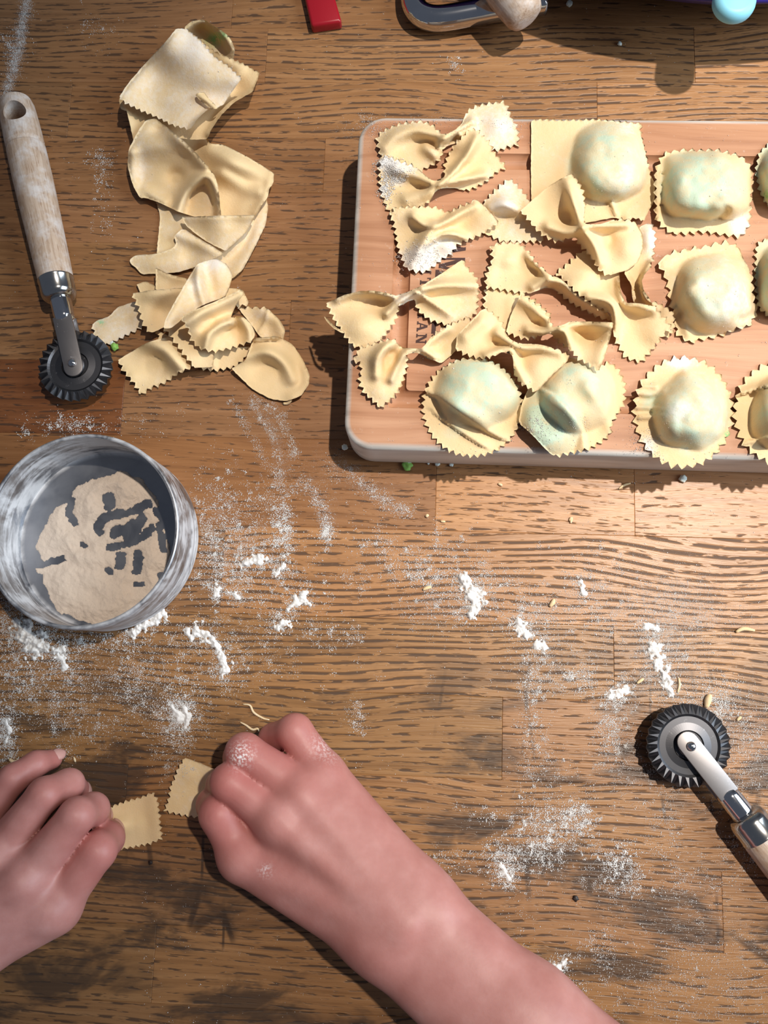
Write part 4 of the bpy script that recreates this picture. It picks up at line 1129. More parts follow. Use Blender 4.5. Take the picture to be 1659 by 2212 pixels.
# ------------------------------------------------------------------ hands
def smin(a, b, k):
    h = np.clip(0.5+0.5*(b-a)/k, 0, 1)
    return b+(a-b)*h-k*h*(1-h)
class Body:
    """a continuous skin grown round tapered limbs (surface nets on a distance field)"""
    def __init__(s, lo, hi, h):
        s.h = h; s.lo = np.array(lo, np.float32)
        n = np.ceil((np.array(hi)-np.array(lo))/h).astype(int)+1
        ax = [s.lo[i]+np.arange(n[i], dtype=np.float32)*h for i in range(3)]
        s.X, s.Y, s.Z = ax[0][:, None, None], ax[1][None, :, None], ax[2][None, None, :]
        s.n = n
    def cone(s, a, b, ra, rb, flat=1.0):
        a = np.array(a, np.float32); b = np.array(b, np.float32); d = b-a; L2 = float(d@d)+1e-12
        ex, ey, ez = s.X-a[0], s.Y-a[1], s.Z-a[2]
        t = np.clip((ex*d[0]+ey*d[1]+ez*d[2])/L2, 0, 1)
        q = np.sqrt((ex-t*d[0])**2+(ey-t*d[1])**2+((ez-t*d[2])/flat)**2)
        return (q-(ra+(rb-ra)*t)).astype(np.float32)
    def ball(s, c, r, flat=1.0):
        return (np.sqrt((s.X-c[0])**2+(s.Y-c[1])**2+((s.Z-c[2])/flat)**2)-r).astype(np.float32)
    def surface(s, D, smooth=2):
        S = D < 0
        n = s.n
        corner = np.zeros(tuple(n-1), int)
        for dx in (0, 1):
            for dy in (0, 1):
                for dz in (0, 1):
                    corner += S[dx:n[0]-1+dx, dy:n[1]-1+dy, dz:n[2]-1+dz]
        act = (corner > 0) & (corner < 8)
        I, J, K = np.nonzero(act)
        vid = np.full(act.shape, -1, np.int64); vid[I, J, K] = np.arange(len(I))
        acc = np.zeros((len(I), 3)); cnt = np.zeros(len(I))
        cs = [(dx, dy, dz) for dx in (0, 1) for dy in (0, 1) for dz in (0, 1)]
        for p in cs:
            for ax in range(3):
                if p[ax] == 1: continue
                q = list(p); q[ax] = 1
                a = D[I+p[0], J+p[1], K+p[2]]; b = D[I+q[0], J+q[1], K+q[2]]
                m = (a < 0) != (b < 0)
                t = np.where(m, a/np.where(m, a-b, 1), 0)
                pos = np.tile(np.array(p, float), (len(I), 1)); pos[:, ax] += t
                acc[m] += pos[m]; cnt[m] += 1
        V = (np.stack([I, J, K], 1)+acc/cnt[:, None])*s.h+s.lo
        F = []
        for ax in range(3):
            u, v = (ax+1) % 3, (ax+2) % 3
            sl0 = [slice(1, None)]*3; sl1 = [slice(1, None)]*3
            sl0[ax] = slice(0, -1); sl1[ax] = slice(1, None)
            A, B = S[tuple(sl0)], S[tuple(sl1)]
            ch = np.stack(np.nonzero(A != B), 1)
            sgn = A[ch[:, 0], ch[:, 1], ch[:, 2]]
            g = ch+1; g[:, ax] -= 1            # grid point of the lower end of the edge
            def cell(du, dv):
                c = g.copy(); c[:, u] += du; c[:, v] += dv
                ok = np.all((c >= 0) & (c < np.array(vid.shape)), 1)
                r = np.full(len(c), -1); r[ok] = vid[c[ok, 0], c[ok, 1], c[ok, 2]]
                return r
            q = np.stack([cell(-1, -1), cell(0, -1), cell(0, 0), cell(-1, 0)], 1)
            q = np.where(sgn[:, None], q, q[:, ::-1])
            F.append(q[(q >= 0).all(1)])
        F = np.concatenate(F)
        # relax
        for it in range(smooth):
            sm = np.zeros_like(V); c = np.zeros(len(V))
            for a, b in ((0, 1), (1, 2), (2, 3), (3, 0)):
                for p, q in ((a, b), (b, a)):
                    np.add.at(sm, F[:, p], V[F[:, q]]); np.add.at(c, F[:, p], 1)
            V = V*0.4+0.6*sm/np.maximum(c, 1)[:, None]
        return V, F
def J(px, py, z): return np.array(at(px, py, z*0.001))

def hand(name, parent, palm, fingers, extra, knuckles, red, flour, h=0.00095, ground=0.0010):
    """palm/extra: lists of (a, b, ra, rb, flat); fingers: lists of joints with radii (mm)"""
    allp = [p[0] for p in palm]+[p[1] for p in palm]+[j for f in fingers for j, r in f]
    A = np.array(allp); lo = A.min(0)-0.034; hi = A.max(0)+0.034
    lo[2] = -0.002
    B = Body(lo, hi, h)
    D = None
    for a, b, ra, rb, fl in palm:
        c = B.cone(a, b, ra*.001, rb*.001, fl)
        D = c if D is None else smin(D, c, 0.010)
    for a, b, ra, rb in extra: D = smin(D, B.cone(a, b, ra*.001, rb*.001), 0.007)
    out = D
    for f in fingers:
        E = None
        for (a, ra), (b, rb) in zip(f[:-1], f[1:]):
            c = B.cone(a, b, ra*.001, rb*.001)
            E = c if E is None else smin(E, c, 0.0022)
        out = smin(out, smin(D, E, 0.0038), 0.0004)
    for c, r in knuckles: out = smin(out, B.ball(c, r*.001), 0.0045)
    out = np.maximum(out, ground-B.Z)          # flesh flattens where it presses on the table
    V, F = B.surface(out)
    cen = V.mean(0); cen[2] = 0
    me = fast_mesh(name, V-cen, F)
    rv = np.zeros(len(V)); fv = np.zeros(len(V))
    for c, r, s in red: rv += s*np.exp(-(((V-c)**2).sum(1))/(r*.001)**2)
    for c, r, s in flour: fv += s*np.exp(-(((V-c)**2).sum(1))/(r*.001)**2)
    attr(me, 'red', np.clip(rv, 0, 1)); attr(me, 'flour', np.clip(fv, 0, 1))
    o = link(name, me, M_SKIN, parent); o.location = cen.tolist()
    return o

person = empty('person', at(600, 2600, 0)-Vector((0, 0, 0.0)))
tag(person, 'person with bare arms, fingertips pinching two pasta squares on the table', 'person')
PL = person.location.copy()

def right_arm():
    W = J(862, 1985, 36); E1 = J(1118, 2222, 44); E2 = J(1560, 2640, 52)
    side = (np.array(at(945, 1890, .036))-np.array(at(745, 2062, .036))); side /= np.linalg.norm(side)
    mi, mm, mr, mp = J(528, 1846, 27), J(606, 1768, 33), J(655, 1712, 31), J(700, 1674, 26)
    palm = [(E2+side*.008, E1+side*.007, 25, 18, .95), (E2-side*.008, E1-side*.007, 25, 18, .95),
            (E1+side*.006, W+side*.008, 18, 15.5, .9), (E1-side*.006, W-side*.008, 18, 16, .9),
            (W-side*.010, mi, 13, 11, 1), (W-side*.004, mm, 13.5, 10.5, 1), (W+side*.004, mr, 13, 10, 1), (W+side*.011, mp, 12.5, 9.2, 1)]
    idx = [(mi, 10.2), (J(474, 1758, 32), 8.4), (J(462, 1738, 16), 7.5), (J(474, 1726, 9.5), 6.2)]
    mid = [(mm, 10), (J(496, 1690, 35), 8.0), (J(482, 1696, 17), 7.3), (J(498, 1712, 9.5), 6.2)]
    rin = [(mr, 9.6), (J(528, 1625, 33), 8.0), (J(518, 1636, 15), 7.2), (J(548, 1660, 9), 6.0)]
    pin = [(mp, 9.0), (J(637, 1580, 27), 7.5), (J(592, 1596, 15), 6.8), (J(580, 1622, 8), 5.8)]
    thb = [(J(735, 1970, 22), 12), (J(605, 1885, 17), 10.5), (J(525, 1815, 12), 8.8), (J(482, 1752, 8.5), 7.0)]
    extra = [(mi+[0, 0, .0080], W+[0, 0, .0135], 2.6, 2.2), (mm+[0, 0, .0080], W+side*.003+[0, 0, .0145], 2.6, 2.2), (mr+[0, 0, .0075], W+side*.006+[0, 0, .0135], 2.4, 2.0)]
    kn = [(mi+[0, 0, .0035], 9.3), (mm+[0, 0, .0035], 9.2), (mr+[0, 0, .003], 8.4), (mp+[0, 0, .003], 7.6), (W+side*.012+(W-E1)*-.12+[0, 0, .004], 9.5)]
    red = [(f[1][0], 16, .55) for f in (idx, mid, rin, pin)]+[(f[2][0], 14, .5) for f in (idx, mid, rin, pin)]+[(m, 18, .22) for m in (mi, mm, mr, mp)]+[(J(560, 1950, 20), 40, .35), (J(800, 2060, 25), 40, .35)]
    flour = [(rin[1][0]+[0, 0, .008], 4.5, 1.0), (J(706, 1612, 30), 6, .5), (J(570, 1882, 44), 2.5, 1.0)]
    o = hand('right_arm', person, palm, [idx, mid, rin, pin, thb], extra, kn, red, flour)
    o.location -= PL
    return o, (idx, mid, rin, pin)
def left_arm():
    W = J(-110, 1995, 38); E1 = J(-360, 2170, 46); E2 = J(-680, 2380, 52)
    side = (np.array(at(-150, 1950, .038))-np.array(at(-20, 2150, .038))); side /= np.linalg.norm(side)   # towards the little finger
    mi, mm, mr, mp = J(118, 1958, 31), J(58, 1898, 37), J(-6, 1846, 36), J(-66, 1800, 31)
    palm = [(E2+side*.008, E1+side*.007, 25, 18, .95), (E2-side*.008, E1-side*.007, 25, 18, .95),
            (E1+side*.006, W+side*.008, 18, 15.5, .9), (E1-side*.006, W-side*.008, 18, 16, .9),
            (W-side*.012, mi, 14, 11.5, 1), (W-side*.004, mm, 13.5, 11, 1), (W+side*.004, mr, 13, 10.5, 1), (W+side*.011, mp, 12.5, 9.5, 1)]
    idx = [(mi, 9.6), (J(210, 1838, 33), 7.9), (J(232, 1812, 19), 7.2), (J(238, 1800, 9), 6.0)]
    mid = [(mm, 9.4), (J(166, 1762, 40), 7.4), (J(200, 1748, 26), 6.9), (J(212, 1762, 10), 5.9)]
    rin = [(mr, 8.8), (J(96, 1716, 38), 7.0), (J(148, 1694, 25), 6.5), (J(166, 1708, 10), 5.7)]
    pin = [(mp, 8.0), (J(28, 1682, 31), 6.2), (J(78, 1650, 25), 5.5), (J(113, 1640, 17), 4.4)]
    thb = [(J(-30, 2010, 24), 12), (J(80, 1960, 18), 10.5), (J(160, 1890, 13), 8.8), (J(214, 1828, 8.5), 7.0)]
    extra = [(mi+[0, 0, .0085], W+[0, 0, .0135], 2.6, 2.2), (mm+[0, 0, .0085], W+side*.003+[0, 0, .0145], 2.8, 2.2), (mr+[0, 0, .0075], W+side*.006+[0, 0, .0135], 2.6, 2.0)]
    kn = [(mi+[0, 0, .0045], 9.0), (mm+[0, 0, .004], 9.0), (mr+[0, 0, .0035], 8.2), (mp+[0, 0, .003], 7.2)]
    red = [(f[1][0], 14, .35) for f in (idx, mid, rin, pin)]+[(f[3][0], 12, .6) for f in (idx, mid, rin, pin)]+[(J(236, 1860, 25), 22, .5)]
    o = hand('left_arm', person, palm, [idx, mid, rin, pin, thb], extra, kn, red, [])
    o.location -= PL
    return o, (idx, mid, rin, pin)
RA, RF = right_arm()
LA, LF = left_arm()
def nails(arm, fingers, tilt):
    for f, up in zip(fingers, tilt):
        (d, rd), (t, rt) = f[2], f[3]
        ax = Vector(t-d).normalized(); upv = Vector(up)
        nn = (upv-ax*upv.dot(ax)).normalized(); sd = ax.cross(nn)
        c = Vector(t)+ax*(rt*.00030)+nn*(rt*.00082)
        V, F = [], []
        m = 8
        for i in range(m+1):
            u = -1+2*i/m
            for k in range(m+1):
                w = -1+2*k/m
                x = u*math.sqrt(1-w*w*0.5)*rt*.00085; y = w*math.sqrt(1-u*u*0.5)*rt*.00070
                V.append(c+ax*x+sd*y+nn*(0.00028*rt*(1-w*w)-0.00012*rt*u*u-0.0002))
        for i in range(m):
            for k in range(m):
                q = i*(m+1)+k; F.append((q, q+1, q+m+2, q+m+1))
        n0 = len(V)
        me = mesh('fingernail', [v-arm.location-PL for v in V], F)
        bm = bmesh.new(); bm.from_mesh(me)
        bmesh.ops.solidify(bm, geom=bm.faces[:], thickness=0.0004); bmesh.ops.recalc_face_normals(bm, faces=bm.faces); bm.to_mesh(me); bm.free()
        link('fingernail', me, M_NAIL, arm)
nails(LA, LF, [(0.7, 0.3, 1), (0.8, 0.3, 0.8), (0.8, 0.35, 0.8), (0.1, 0.35, 1)])
nails(RA, RF, [(-1, 0.2, .4), (-1, 0.3, .4), (-1, 0.5, .4), (-1, 0.6, .4)])

# ------------------------------------------------------------------ flour lumps
FG = 'flour lumps on the table'
CLUMPS = []
def clump(spine, h, label, seed, rough=1.0):
    S = [(x, y, w) for x, y, w in spine]
    if len(S) == 1: S = S+[(S[0][0]+1, S[0][1]+1, S[0][2])]
    m = max(w for _, _, w in S)+10
    b = (min(s[0] for s in S)-m, min(s[1] for s in S)-m, max(s[0] for s in S)+m, max(s[1] for s in S)+m)
    def T(X, Y):
        d, w, _ = polyfield(S, X, Y)
        f = 1-d/np.maximum(w, 1)
        nz = fbm(X, Y, 1/9., seed, 4)
        t = f*0.8+1.25*rough*nz-0.06
        return np.where(t > 0.12, h*np.sqrt(np.clip(t-0.12, 0, 1))*(0.8+0.35*fbm(X, Y, 1/6., seed+5, 2)), -0.5)
    o = heap('flour_lump', T, b, 1.7, M_FLOUR)
    tag(o, label, 'flour', FG)
for k, (sp, h, lb) in enumerate([
    ([(42, 1352, 20), (62, 1372, 30), (80, 1395, 30), (108, 1404, 18)], 4.0, 'biggest flour lump, just below the left of the tin'),
    ([(286, 1363, 11), (320, 1346, 13), (348, 1330, 12)], 3.0, 'flour roll hugging the lower right of the tin'),
    ([(408, 1368, 12), (432, 1364, 16), (458, 1380, 12), (474, 1408, 7), (486, 1436, 12), (480, 1464, 8)], 2.2, 'hook-shaped flour streak right of the tin and below it'),
    ([(520, 1224, 9), (545, 1206, 14), (578, 1210, 8)], 2.4, 'flour lump level with the middle of the tin, far from it'),
    ([(622, 1318, 6), (640, 1300, 9), (652, 1288, 13), (664, 1302, 8)], 2.0, 'forked flour lump left of the middle of the table'),
    ([(598, 1354, 13), (618, 1346, 13)], 2.0, 'rounded flour lump below the forked one'),
    ([(1000, 1248, 9), (1014, 1276, 20), (1030, 1300, 24), (1018, 1326, 12)], 2.6, 'largest flour lump in the middle of the table'),
    ([(1122, 1346, 13), (1135, 1372, 12)], 1.8, 'flour lump right of the middle, below its neighbours'),
    ([(1408, 1392, 11), (1422, 1424, 21), (1436, 1464, 15), (1452, 1498, 7)], 1.8, 'long flour smear above the right-hand pasta wheel'),
    ([(398, 1528, 6), (404, 1548, 8), (400, 1572, 5)], 1.4, 'thin upright flour streak above the fingers of the left hand'),
    ([(372, 1526, 7), (388, 1552, 9)], 1.4, 'short flour streak beside the thin upright one'),
    ([(604, 1226, 9), (600, 1240, 6)], 1.4, 'small flour lump above the forked one'),
    ([(468, 1272, 9), (470, 1286, 7)], 1.6, 'small oval flour lump right of the tin'),
    ([(505, 1282, 9), (512, 1292, 6)], 1.2, 'little flour lump beside the oval one'),
    ([(1158, 1393, 11), (1178, 1397, 7)], 1.4, 'flat flour lump right of centre'),
    ([(1256, 1258, 10), (1262, 1284, 6)], 1.4, 'small flour lump between the middle and the long smear'),
    ([(1324, 1502, 9), (1352, 1490, 9)], 1.3, 'flour lump left of the right-hand pasta wheel rim'),
    ([(14, 1556, 6), (18, 1586, 6), (12, 1602, 5)], 1.6, 'flour crust at the left edge above the little finger'),
    ([(130, 1420, 9), (142, 1442, 10)], 1.4, 'flour lump lower right of the biggest one'),
    ([(135, 1398, 7), (140, 1410, 6)], 1.4, 'crumb of flour right of the biggest lump'),
    ([(1390, 1348, 8), (1420, 1358, 7)], 1.2, 'flour flake over the long smear'),
    ([(1085, 1872, 10), (1096, 1892, 9)], 1.0, 'flour lump at the lower left of the dense speckled patch'),
    ([(1192, 2096, 9), (1210, 2084, 9), (1222, 2078, 6)], 1.2, 'flour streak beside the forearm at lower right'),
    ([(1150, 2138, 12), (1170, 2142, 9)], 1.2, 'flour lump touching the forearm outline at lower right')]):
    clump(sp, h, lb, k*7+3); CLUMPS.append(sp)

# ------------------------------------------------------------------ scattered flour: grains
def grains(name, specs, label, mat, seed):
    rg = np.random.default_rng(seed)
    PXs, PYs, SZ = [], [], []
    for sp in specs:
        if sp[0] == 'g':            # cloud: cx, cy, sx, sy, angle, sub-clusters, grains each, spread, size
            _, cx, cy, sx, sy, ang, ns, ng, spd, sz = sp
            a = math.radians(ang)
            u = rg.normal(0, sx, ns); v = rg.normal(0, sy, ns)
            x = cx+u*math.cos(a)-v*math.sin(a); y = cy+u*math.sin(a)+v*math.cos(a)
        elif sp[0] == 'l':          # streak: points, width, sub-clusters, grains, spread, size
            _, pts, wd, ns, ng, spd, sz = sp
            P = np.array(pts, float); seg = np.hypot(*(P[1:]-P[:-1]).T); L = np.concatenate([[0], np.cumsum(seg)])
            s = rg.uniform(0, L[-1], ns)
            x = np.interp(s, L, P[:, 0])+rg.normal(0, wd, ns); y = np.interp(s, L, P[:, 1])+rg.normal(0, wd, ns)
        else:                       # box: x0, y0, x1, y1
            _, x0, y0, x1, y1, ns, ng, spd, sz = sp
            x = rg.uniform(x0, x1, ns); y = rg.uniform(y0, y1, ns)
        k = np.maximum(1, rg.exponential(ng, ns)).astype(int)
        x = np.repeat(x, k); y = np.repeat(y, k)
        spr = np.repeat(spd*rg.uniform(.4, 1.6, ns), k)
        x = x+rg.normal(0, 1, len(x))*spr; y = y+rg.normal(0, 1, len(x))*spr
        PXs.append(x); PYs.append(y); SZ.append(np.minimum(sz*np.exp(rg.normal(0, .38, len(x))), .42))
    x = np.concatenate(PXs); y = np.concatenate(PYs); r = np.concatenate(SZ)*0.001
    zb = bil(HM, x, y, HX0, HY0)
    C = at_np(x, y, zb+np.where(zb > 0.02, 0.0002, 0.00004))
    fu = (C[:, 0]-B_O.x)*B_X.x+(C[:, 1]-B_O.y)*B_X.y; fv = (C[:, 0]-B_O.x)*B_Y.x+(C[:, 1]-B_O.y)*B_Y.y
    ok = ~((zb < BZ-0.0003) & (fu > -.0008) & (fu < B_W+.001) & (fv > -.0008) & (fv < B_H+.001))
    ok &= np.hypot(C[:, 0]-TC.x, C[:, 1]-TC.y) > TR+0.0006
    for q0, q1 in CUT_LINES:
        d2, _, _ = polyfield([(q0[0], q0[1], 0), (q1[0], q1[1], 0)], C[:, 0], C[:, 1]); ok &= d2 > 0.0035
    x, y, r, C = x[ok], y[ok], r[ok], C[ok]
    n = len(x)
    # a squashed four-sided grain
    T = np.array([(1, 0, 0), (-.5, .87, 0), (-.5, -.87, 0), (0, 0, .9)])
    a = rg.uniform(0, 6.283, n); st = rg.uniform(.5, 1.3, n)
    ca, sa = np.cos(a), np.sin(a)
    lx = T[None, :, 0]*st[:, None]; ly = T[None, :, 1]
    V = np.stack([lx*ca[:, None]-ly*sa[:, None], lx*sa[:, None]+ly*ca[:, None], np.repeat(T[None, :, 2], n, 0)], -1)*r[:, None, None]
    V = V+C[:, None, :]
    b = (np.arange(n)*4)[:, None, None]
    F = np.array([(0, 1, 3), (1, 2, 3), (2, 0, 3), (0, 2, 1)])[None]+b
    me = fast_mesh(name, V.reshape(-1, 3), F.reshape(-1, 3))
    o = link(name, me, mat, None, smooth=False)
    tag(o, label, 'flour', kind='stuff')
SPECK = [
    # right of and below the tin
    ('g', 480, 1100, 45, 50, 0, 150, 12, 5, .17), ('g', 520, 1190, 60, 55, 0, 210, 12, 5, .17), ('g', 465, 1210, 30, 60, 0, 120, 12, 5, .19),
    ('g', 560, 1270, 70, 50, 0, 130, 10, 5, .18), ('g', 640, 1290, 45, 50, 0, 80, 10, 5, .18), ('g', 610, 1150, 14, 40, 0, 70, 16, 4, .2), ('g', 600, 1075, 30, 25, 0, 60, 10, 5, .16),
    ('l', [(540, 870), (585, 930), (600, 1000), (612, 1100), (625, 1165)], 6, 150, 9, 4, .14), ('l', [(556, 860), (605, 900), (628, 950), (640, 985)], 6, 110, 9, 4, .14),
    ('l', [(500, 860), (552, 960), (575, 1010)], 5, 70, 7, 4, .13), ('l', [(655, 1040), (690, 1090), (712, 1160), (708, 1170)], 8, 90, 10, 4, .15), ('l', [(755, 1020), (800, 1060), (860, 1100), (885, 1108)], 9, 110, 9, 4, .15),
    ('l', [(700, 1000), (730, 1030)], 16, 40, 6, 6, .12), ('g', 705, 1150, 8, 22, 0, 45, 14, 4, .2),
    ('g', 330, 1400, 170, 45, 8, 230, 9, 6, .17), ('g', 200, 1490, 150, 70, 0, 420, 9, 7, .15), ('g', 330, 1500, 60, 40, 30, 130, 12, 6, .17), ('g', 400, 1545, 20, 40, 0, 80, 14, 4, .19),
    ('g', 60, 1420, 60, 50, 0, 160, 10, 6, .18), ('g', 160, 1545, 40, 30, 0, 90, 10, 5, .15), ('g', 45, 1480, 30, 40, 0, 80, 10, 5, .15), ('g', 375, 1600, 18, 40, 0, 70, 14, 5, .17), ('g', 15, 1600, 14, 40, 0, 70, 12, 5, .19),
    ('g', 20, 1340, 25, 40, 0, 80, 12, 6, .2), ('g', 200, 1385, 120, 14, 4, 130, 10, 5, .2),
    # middle of the table
    ('g', 860, 1190, 60, 20, 15, 90, 9, 5, .17), ('g', 890, 1235, 45, 18, 20, 100, 12, 5, .17), ('g', 960, 1190, 22, 30, 0, 60, 9, 4, .17), ('g', 1010, 1270, 34, 40, 20, 170, 12, 5, .17),
    ('g', 930, 1320, 45, 25, 0, 80, 9, 6, .14), ('g', 780, 1250, 30, 14, 0, 30, 8, 5, .15), ('g', 1085, 1260, 30, 20, 0, 50, 9, 5, .16), ('g', 695, 1370, 20, 12, 0, 30, 9, 4, .18),
    ('g', 760, 1380, 20, 15, 0, 30, 8, 4, .16), ('g', 770, 1552, 12, 18, 0, 40, 12, 4, .13), ('g', 540, 1380, 60, 40, 0, 60, 7, 6, .15), ('g', 500, 1440, 30, 50, 0, 60, 8, 5, .16),
    # right side
    ('g', 1270, 1270, 45, 50, 0, 140, 10, 5, .16), ('g', 1160, 1330, 40, 40, 0, 130, 11, 5, .17), ('g', 1200, 1400, 90, 60, 0, 190, 8, 6, .14), ('g', 1420, 1300, 80, 50, 20, 330, 9, 8, .12), ('g', 1500, 1330, 60, 40, 10, 220, 9, 8, .12),
    ('g', 1430, 1410, 40, 60, 0, 220, 11, 6, .15), ('g', 1310, 1330, 30, 40, 0, 80, 9, 5, .14), ('g', 1150, 1470, 20, 30, 0, 80, 12, 5, .18), ('g', 1240, 1465, 28, 16, 10, 60, 12, 5, .18),
    ('g', 1335, 1500, 30, 30, 0, 90, 11, 5, .18), ('g', 1320, 1560, 20, 30, 0, 70, 11, 5, .18), ('g', 1330, 1600, 24, 26, 0, 70, 11, 5, .17), ('g', 1560, 1520, 45, 35, 20, 200, 11, 6, .18), ('g', 1610, 1620, 45, 60, 0, 220, 9, 7, .15),
    ('g', 1480, 1500, 30, 20, 0, 60, 10, 5, .16), ('g', 1150, 1580, 20, 25, 0, 60, 9, 5, .16), ('g', 1180, 1650, 40, 25, 0, 80, 8, 6, .15), ('g', 1350, 1670, 40, 30, -30, 90, 9, 6, .15), ('g', 1440, 1760, 30, 40, 0, 90, 9, 6, .15),
    # the dense speckled patch right of the hand
    ('g', 1190, 1770, 44, 42, 0, 200, 6, 5, .17), ('g', 1165, 1820, 40, 40, 20, 150, 6, 5, .17), ('l', [(1120, 1770), (1150, 1790), (1180, 1760), (1230, 1775), (1280, 1760)], 12, 60, 9, 3, .2), ('l', [(1130, 1850), (1160, 1830), (1210, 1800)], 14, 60, 9, 3, .2), ('g', 1180, 1850, 60, 20, -20, 60, 9, 3, .19), ('g', 1095, 1865, 24, 28, 0, 130, 11, 5, .19), ('g', 1250, 1770, 25, 20, 0, 70, 11, 4, .2), ('g', 1325, 1860, 38, 28, 10, 90, 8, 4, .18), ('l', [(1300, 1840), (1330, 1870), (1360, 1855)], 10, 30, 9, 3, .2),
    ('g', 1010, 1855, 60, 14, 0, 80, 8, 5, .15), ('g', 1340, 1900, 30, 24, 0, 80, 9, 5, .17), ('g', 1050, 1760, 25, 12, 0, 25, 8, 4, .18),
    # lower right
    ('b', 1080, 1880, 1659, 2212, 420, 4, 6, .14), ('g', 1170, 2130, 40, 24, 0, 90, 10, 5, .17), ('g', 1290, 2040, 30, 24, 0, 50, 8, 5, .16), ('g', 1500, 1900, 60, 50, 0, 130, 8, 7, .15), ('g', 1560, 2100, 90, 70, 0, 260, 7, 8, .13), ('g', 1620, 1830, 40, 40, 0, 90, 9, 6, .15), ('g', 1380, 2080, 80, 60, 0, 140, 6, 7, .14),
    # top and left
    ('g', 212, 345, 16, 14, 0, 30, 8, 4, .2), ('g', 218, 400, 12, 24, 0, 24, 7, 4, .2), ('g', 225, 480, 14, 20, 0, 14, 5, 4, .18), ('g', 985, 140, 9, 9, 0, 16, 6, 3, .24), ('g', 955, 130, 14, 8, 0, 5, 2, 3, .24), ('g', 215, 65, 26, 18, 0, 26, 7, 6, .13), ('g', 40, 100, 20, 20, 0, 20, 5, 5, .14),
    ('l', [(62, -10), (50, 40), (38, 110), (22, 170), (8, 215)], 6, 330, 9, 4, .10), ('l', [(12, 80), (22, 130), (35, 160)], 6, 60, 7, 4, .12),
    ('g', 150, 917, 30, 9, 0, 40, 10, 4, .22), ('g', 180, 925, 70, 20, 0, 50, 5, 6, .16), ('g', 50, 935, 12, 4, 0, 5, 4, 3, .3), ('g', 310, 910, 40, 20, 0, 20, 4, 6, .14),
    # everywhere, thinly
    ('b', 0, 950, 1659, 1700, 900, 1.5, 5, .15), ('b', 300, 1700, 1659, 2212, 500, 1.5, 5, .14), ('b', 0, 0, 780, 950, 230, 1.2, 5, .17), ('b', 700, 0, 1659, 240, 60, 1.2, 5, .15), ('b', 600, 1030, 1659, 1150, 120, 1.3, 5, .16),
    # on the board and its pasta
    ('b', 745, 245, 1659, 990, 330, 1.6, 5, .14), ('g', 795, 270, 30, 12, 0, 40, 8, 6, .11), ('l', [(860, 262), (1140, 268)], 7, 60, 6, 5, .10), ('l', [(790, 985), (1380, 995)], 7, 90, 6, 6, .13), ('g', 1180, 920, 40, 14, 10, 40, 7, 5, .13), ('g', 1385, 960, 20, 30, 0, 50, 8, 5, .14), ('g', 850, 375, 18, 14, 0, 80, 9, 4, .2), ('g', 835, 350, 9, 7, 0, 60, 9, 3, .24), ('g', 832, 415, 8, 14, 0, 40, 8, 3, .2), ('g', 910, 550, 30, 18, -20, 60, 8, 4, .16),
]
# thin films wiped over the wood: the finest dust
FILM = [('g', 1450, 1320, 75, 55, 25, 900, 22, 9, .055), ('g', 1180, 1400, 60, 60, 0, 300, 18, 9, .055), ('g', 930, 1315, 40, 22, 0, 120, 18, 8, .055), ('l', [(62, -10), (50, 40), (38, 110), (22, 170), (8, 215)], 6, 260, 22, 5, .06),
        ('l', [(540, 870), (590, 930), (618, 1010)], 8, 120, 20, 7, .055), ('l', [(655, 1030), (700, 1090), (710, 1140)], 9, 110, 20, 7, .055), ('l', [(740, 990), (790, 1050), (850, 1095)], 12, 110, 20, 8, .055), ('g', 505, 1140, 60, 60, 0, 260, 20, 8, .06),
        ('g', 180, 1500, 140, 60, 0, 320, 20, 10, .06), ('g', 1180, 1800, 45, 45, 0, 200, 18, 8, .06), ('g', 1430, 1420, 30, 50, 0, 240, 22, 7, .06), ('g', 1600, 1600, 50, 80, 0, 220, 18, 9, .055), ('g', 1550, 2080, 90, 70, 0, 200, 14, 10, .055), ('g', 720, 1010, 60, 30, 20, 120, 14, 10, .05), ('g', 810, 300, 40, 25, 0, 60, 14, 8, .05)]
SPECK = [tuple(list(sp[:-1])+[sp[-1]*1.2]) for sp in SPECK]
def _more(sp, f):
    sp = list(sp); i = {'g': 6, 'l': 3, 'b': 5}[sp[0]]; sp[i] = int(sp[i]*f); return tuple(sp)
SPECK = [_more(sp, 1.6) if sp[0] != 'b' else _more(sp, 1.3) for sp in SPECK]
FILM = [_more(sp, 1.5) for sp in FILM]
for sp in CLUMPS:
    for (x, y, w) in sp: SPECK.append(('g', x, y, w*1.15, w*1.15, 0, int(10+w*2.0), 9, 4, .2))
grains('flour_dusting', SPECK+FILM, 'loose white flour grains scattered over table, board and pasta', M_FLOUR, 5)

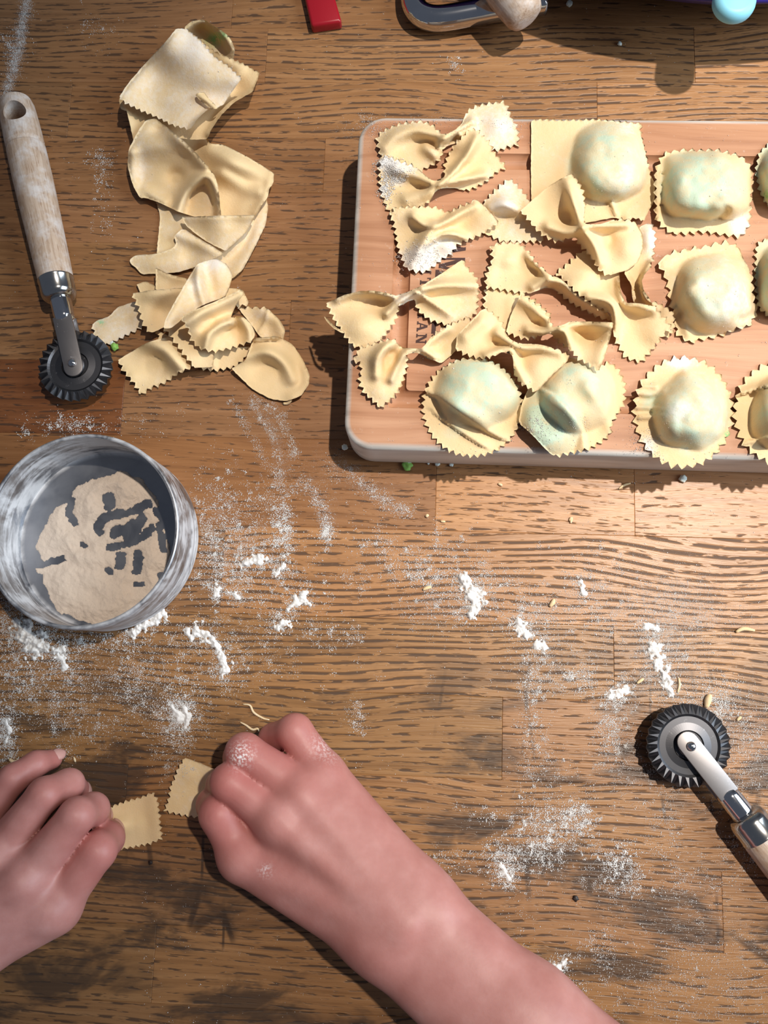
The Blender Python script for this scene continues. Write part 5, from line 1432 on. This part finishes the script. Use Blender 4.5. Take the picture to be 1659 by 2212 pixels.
# ------------------------------------------------------------------ crumbs and shreds
def shred(pts, r, label, mat=M_DOUGH, name='dough_crumb', cat='crumb', group=None):
    P = [at(x, y, height_at(x, y)+r*0.0009) for x, y in pts]
    c = P[0].copy(); Q = catmull([tuple(p-c) for p in P], 5)
    n = len(Q); rad = [r*0.001*(0.45+0.55*math.sin(math.pi*min(max((i+0.6)/(n+0.2), 0), 1))) for i in range(n)]
    me = tube(name, Q, rad, 8)
    for a in ('flour', 'fill', 'green'): attr(me, a, np.full(len(me.vertices), 0.45 if a == 'flour' else 0.0))
    o = link(name, me, mat); o.location = c
    tag(o, label, cat, group)
def nugget(x, y, r, label, mat, name, cat, flat=0.7, seed=1, group=None):
    bm = bmesh.new(); bmesh.ops.create_icosphere(bm, subdivisions=3, radius=r*0.001)
    for v in bm.verts:
        v.co *= 1+0.45*mnoise.noise(v.co*(1.6/(r*0.001))+Vector((seed*3.1, seed, 0)))
        v.co.z *= flat
    zmin = min(v.co.z for v in bm.verts)
    me = bpy.data.meshes.new(name); bm.to_mesh(me); bm.free()
    o = link(name, me, mat); o.location = at(x, y, height_at(x, y))-Vector((0, 0, zmin))
    tag(o, label, cat, group)
CG = 'dough crumbs on the table'
shred([(525, 1521), (540, 1524), (548, 1539), (567, 1551), (582, 1555)], .55, 'upper wavy dough strand above the right hand', group=CG)
shred([(519, 1560), (532, 1567), (545, 1576), (556, 1574), (559, 1580)], .55, 'lower wavy dough strand above the right hand', group=CG)
shred([(1337, 1056), (1348, 1048), (1362, 1044)], .6, 'pale dough sliver just below the front edge of the board', group=CG)
shred([(1188, 1310), (1194, 1302), (1197, 1294)], 1.1, 'oat-shaped crumb in the middle right of the table', group=CG)
shred([(914, 1274), (922, 1270), (932, 1268)], .9, 'oat-shaped crumb left of the largest middle flour lump', group=CG)
shred([(1466, 1464), (1468, 1480), (1464, 1496)], .6, 'curled dough strand above the right-hand pasta wheel', group=CG)
shred([(1376, 1476), (1384, 1470), (1390, 1466)], .8, 'short dough crumb left of the curled strand', group=CG)
shred([(612, 872), (622, 870), (629, 864)], 1.0, 'dough flake under the oval dough end', group=CG)
shred([(920, 1112), (925, 1116)], 1.0, 'round dough crumb below the front of the board', group=CG)
shred([(952, 1126), (962, 1127)], .6, 'tiny dough sliver below the front of the board', group=CG)
shred([(1230, 1125), (1234, 1119), (1233, 1130)], .8, 'pale crumb below the round ravioli', group=CG)
shred([(1076, 1044), (1085, 1049)], .7, 'pale crumb near the shadow of the board', group=CG)
shred([(160, 1636), (163, 1646)], .5, 'tiny dough sliver beside the little finger', group=CG)
shred([(1590, 1365), (1606, 1358), (1630, 1362)], 1.0, 'pale dough crumb near the right edge', group=CG)
shred([(1534, 1500), (1530, 1512), (1526, 1528)], 1.6, 'yellow dough crumb at the rim of the right-hand wheel', group=CG)
shred([(1592, 1556), (1601, 1548)], .7, 'dough sliver right of the right-hand wheel', group=CG)
shred([(20, 1640), (30, 1646), (40, 1642)], .9, 'yellowish dough flake touching the left hand', group=CG)
nugget(880, 1006, 2.3, 'green herb leaf scrap at the front edge of the board', M_GREEN, 'herb_scrap', 'herb', .5, 2)
nugget(882, 999, 1.3, 'white curd on the green herb scrap', M_CURD, 'curd_crumb', 'crumb', .8, 3)
nugget(250, 752, 2.0, 'green filling crumb beside the left pasta wheel', M_GREEN, 'herb_scrap', 'herb', .8, 4)
nugget(244, 744, 1.3, 'white curd stuck to the green crumb by the wheel', M_CURD, 'curd_crumb', 'crumb', .8, 9)
KG = 'curd crumbs along the board'
for x, y, r, lb in ((745, 967, 1.4, 'white curd crumb at the lower left corner of the board'), (945, 1003, 1.2, 'middle one of three white curds below the board'), (975, 1004, 1.0, 'right one of three white curds below the board'),
                    (925, 1001, .7, 'smallest and leftmost of three white curds below the board'), (1474, 1035, 1.8, 'white curd flake below the pleated ravioli'), (1229, 12, 1.6, 'pale green curd crumb in the shadow of the bowl'), (1338, 97, 1.1, 'small curd crumb at the edge of the bowl shadow')):
    nugget(x, y, r, lb, M_CURD, 'curd_crumb', 'crumb', .7, int(x), KG)
nugget(326, 1862, 1.0, 'black seed between the two hands', M_DARK, 'seed', 'seed', .6, 5)
nugget(1243, 1940, 1.2, 'black seed right of the forearm', M_DARK, 'seed', 'seed', .5, 6)
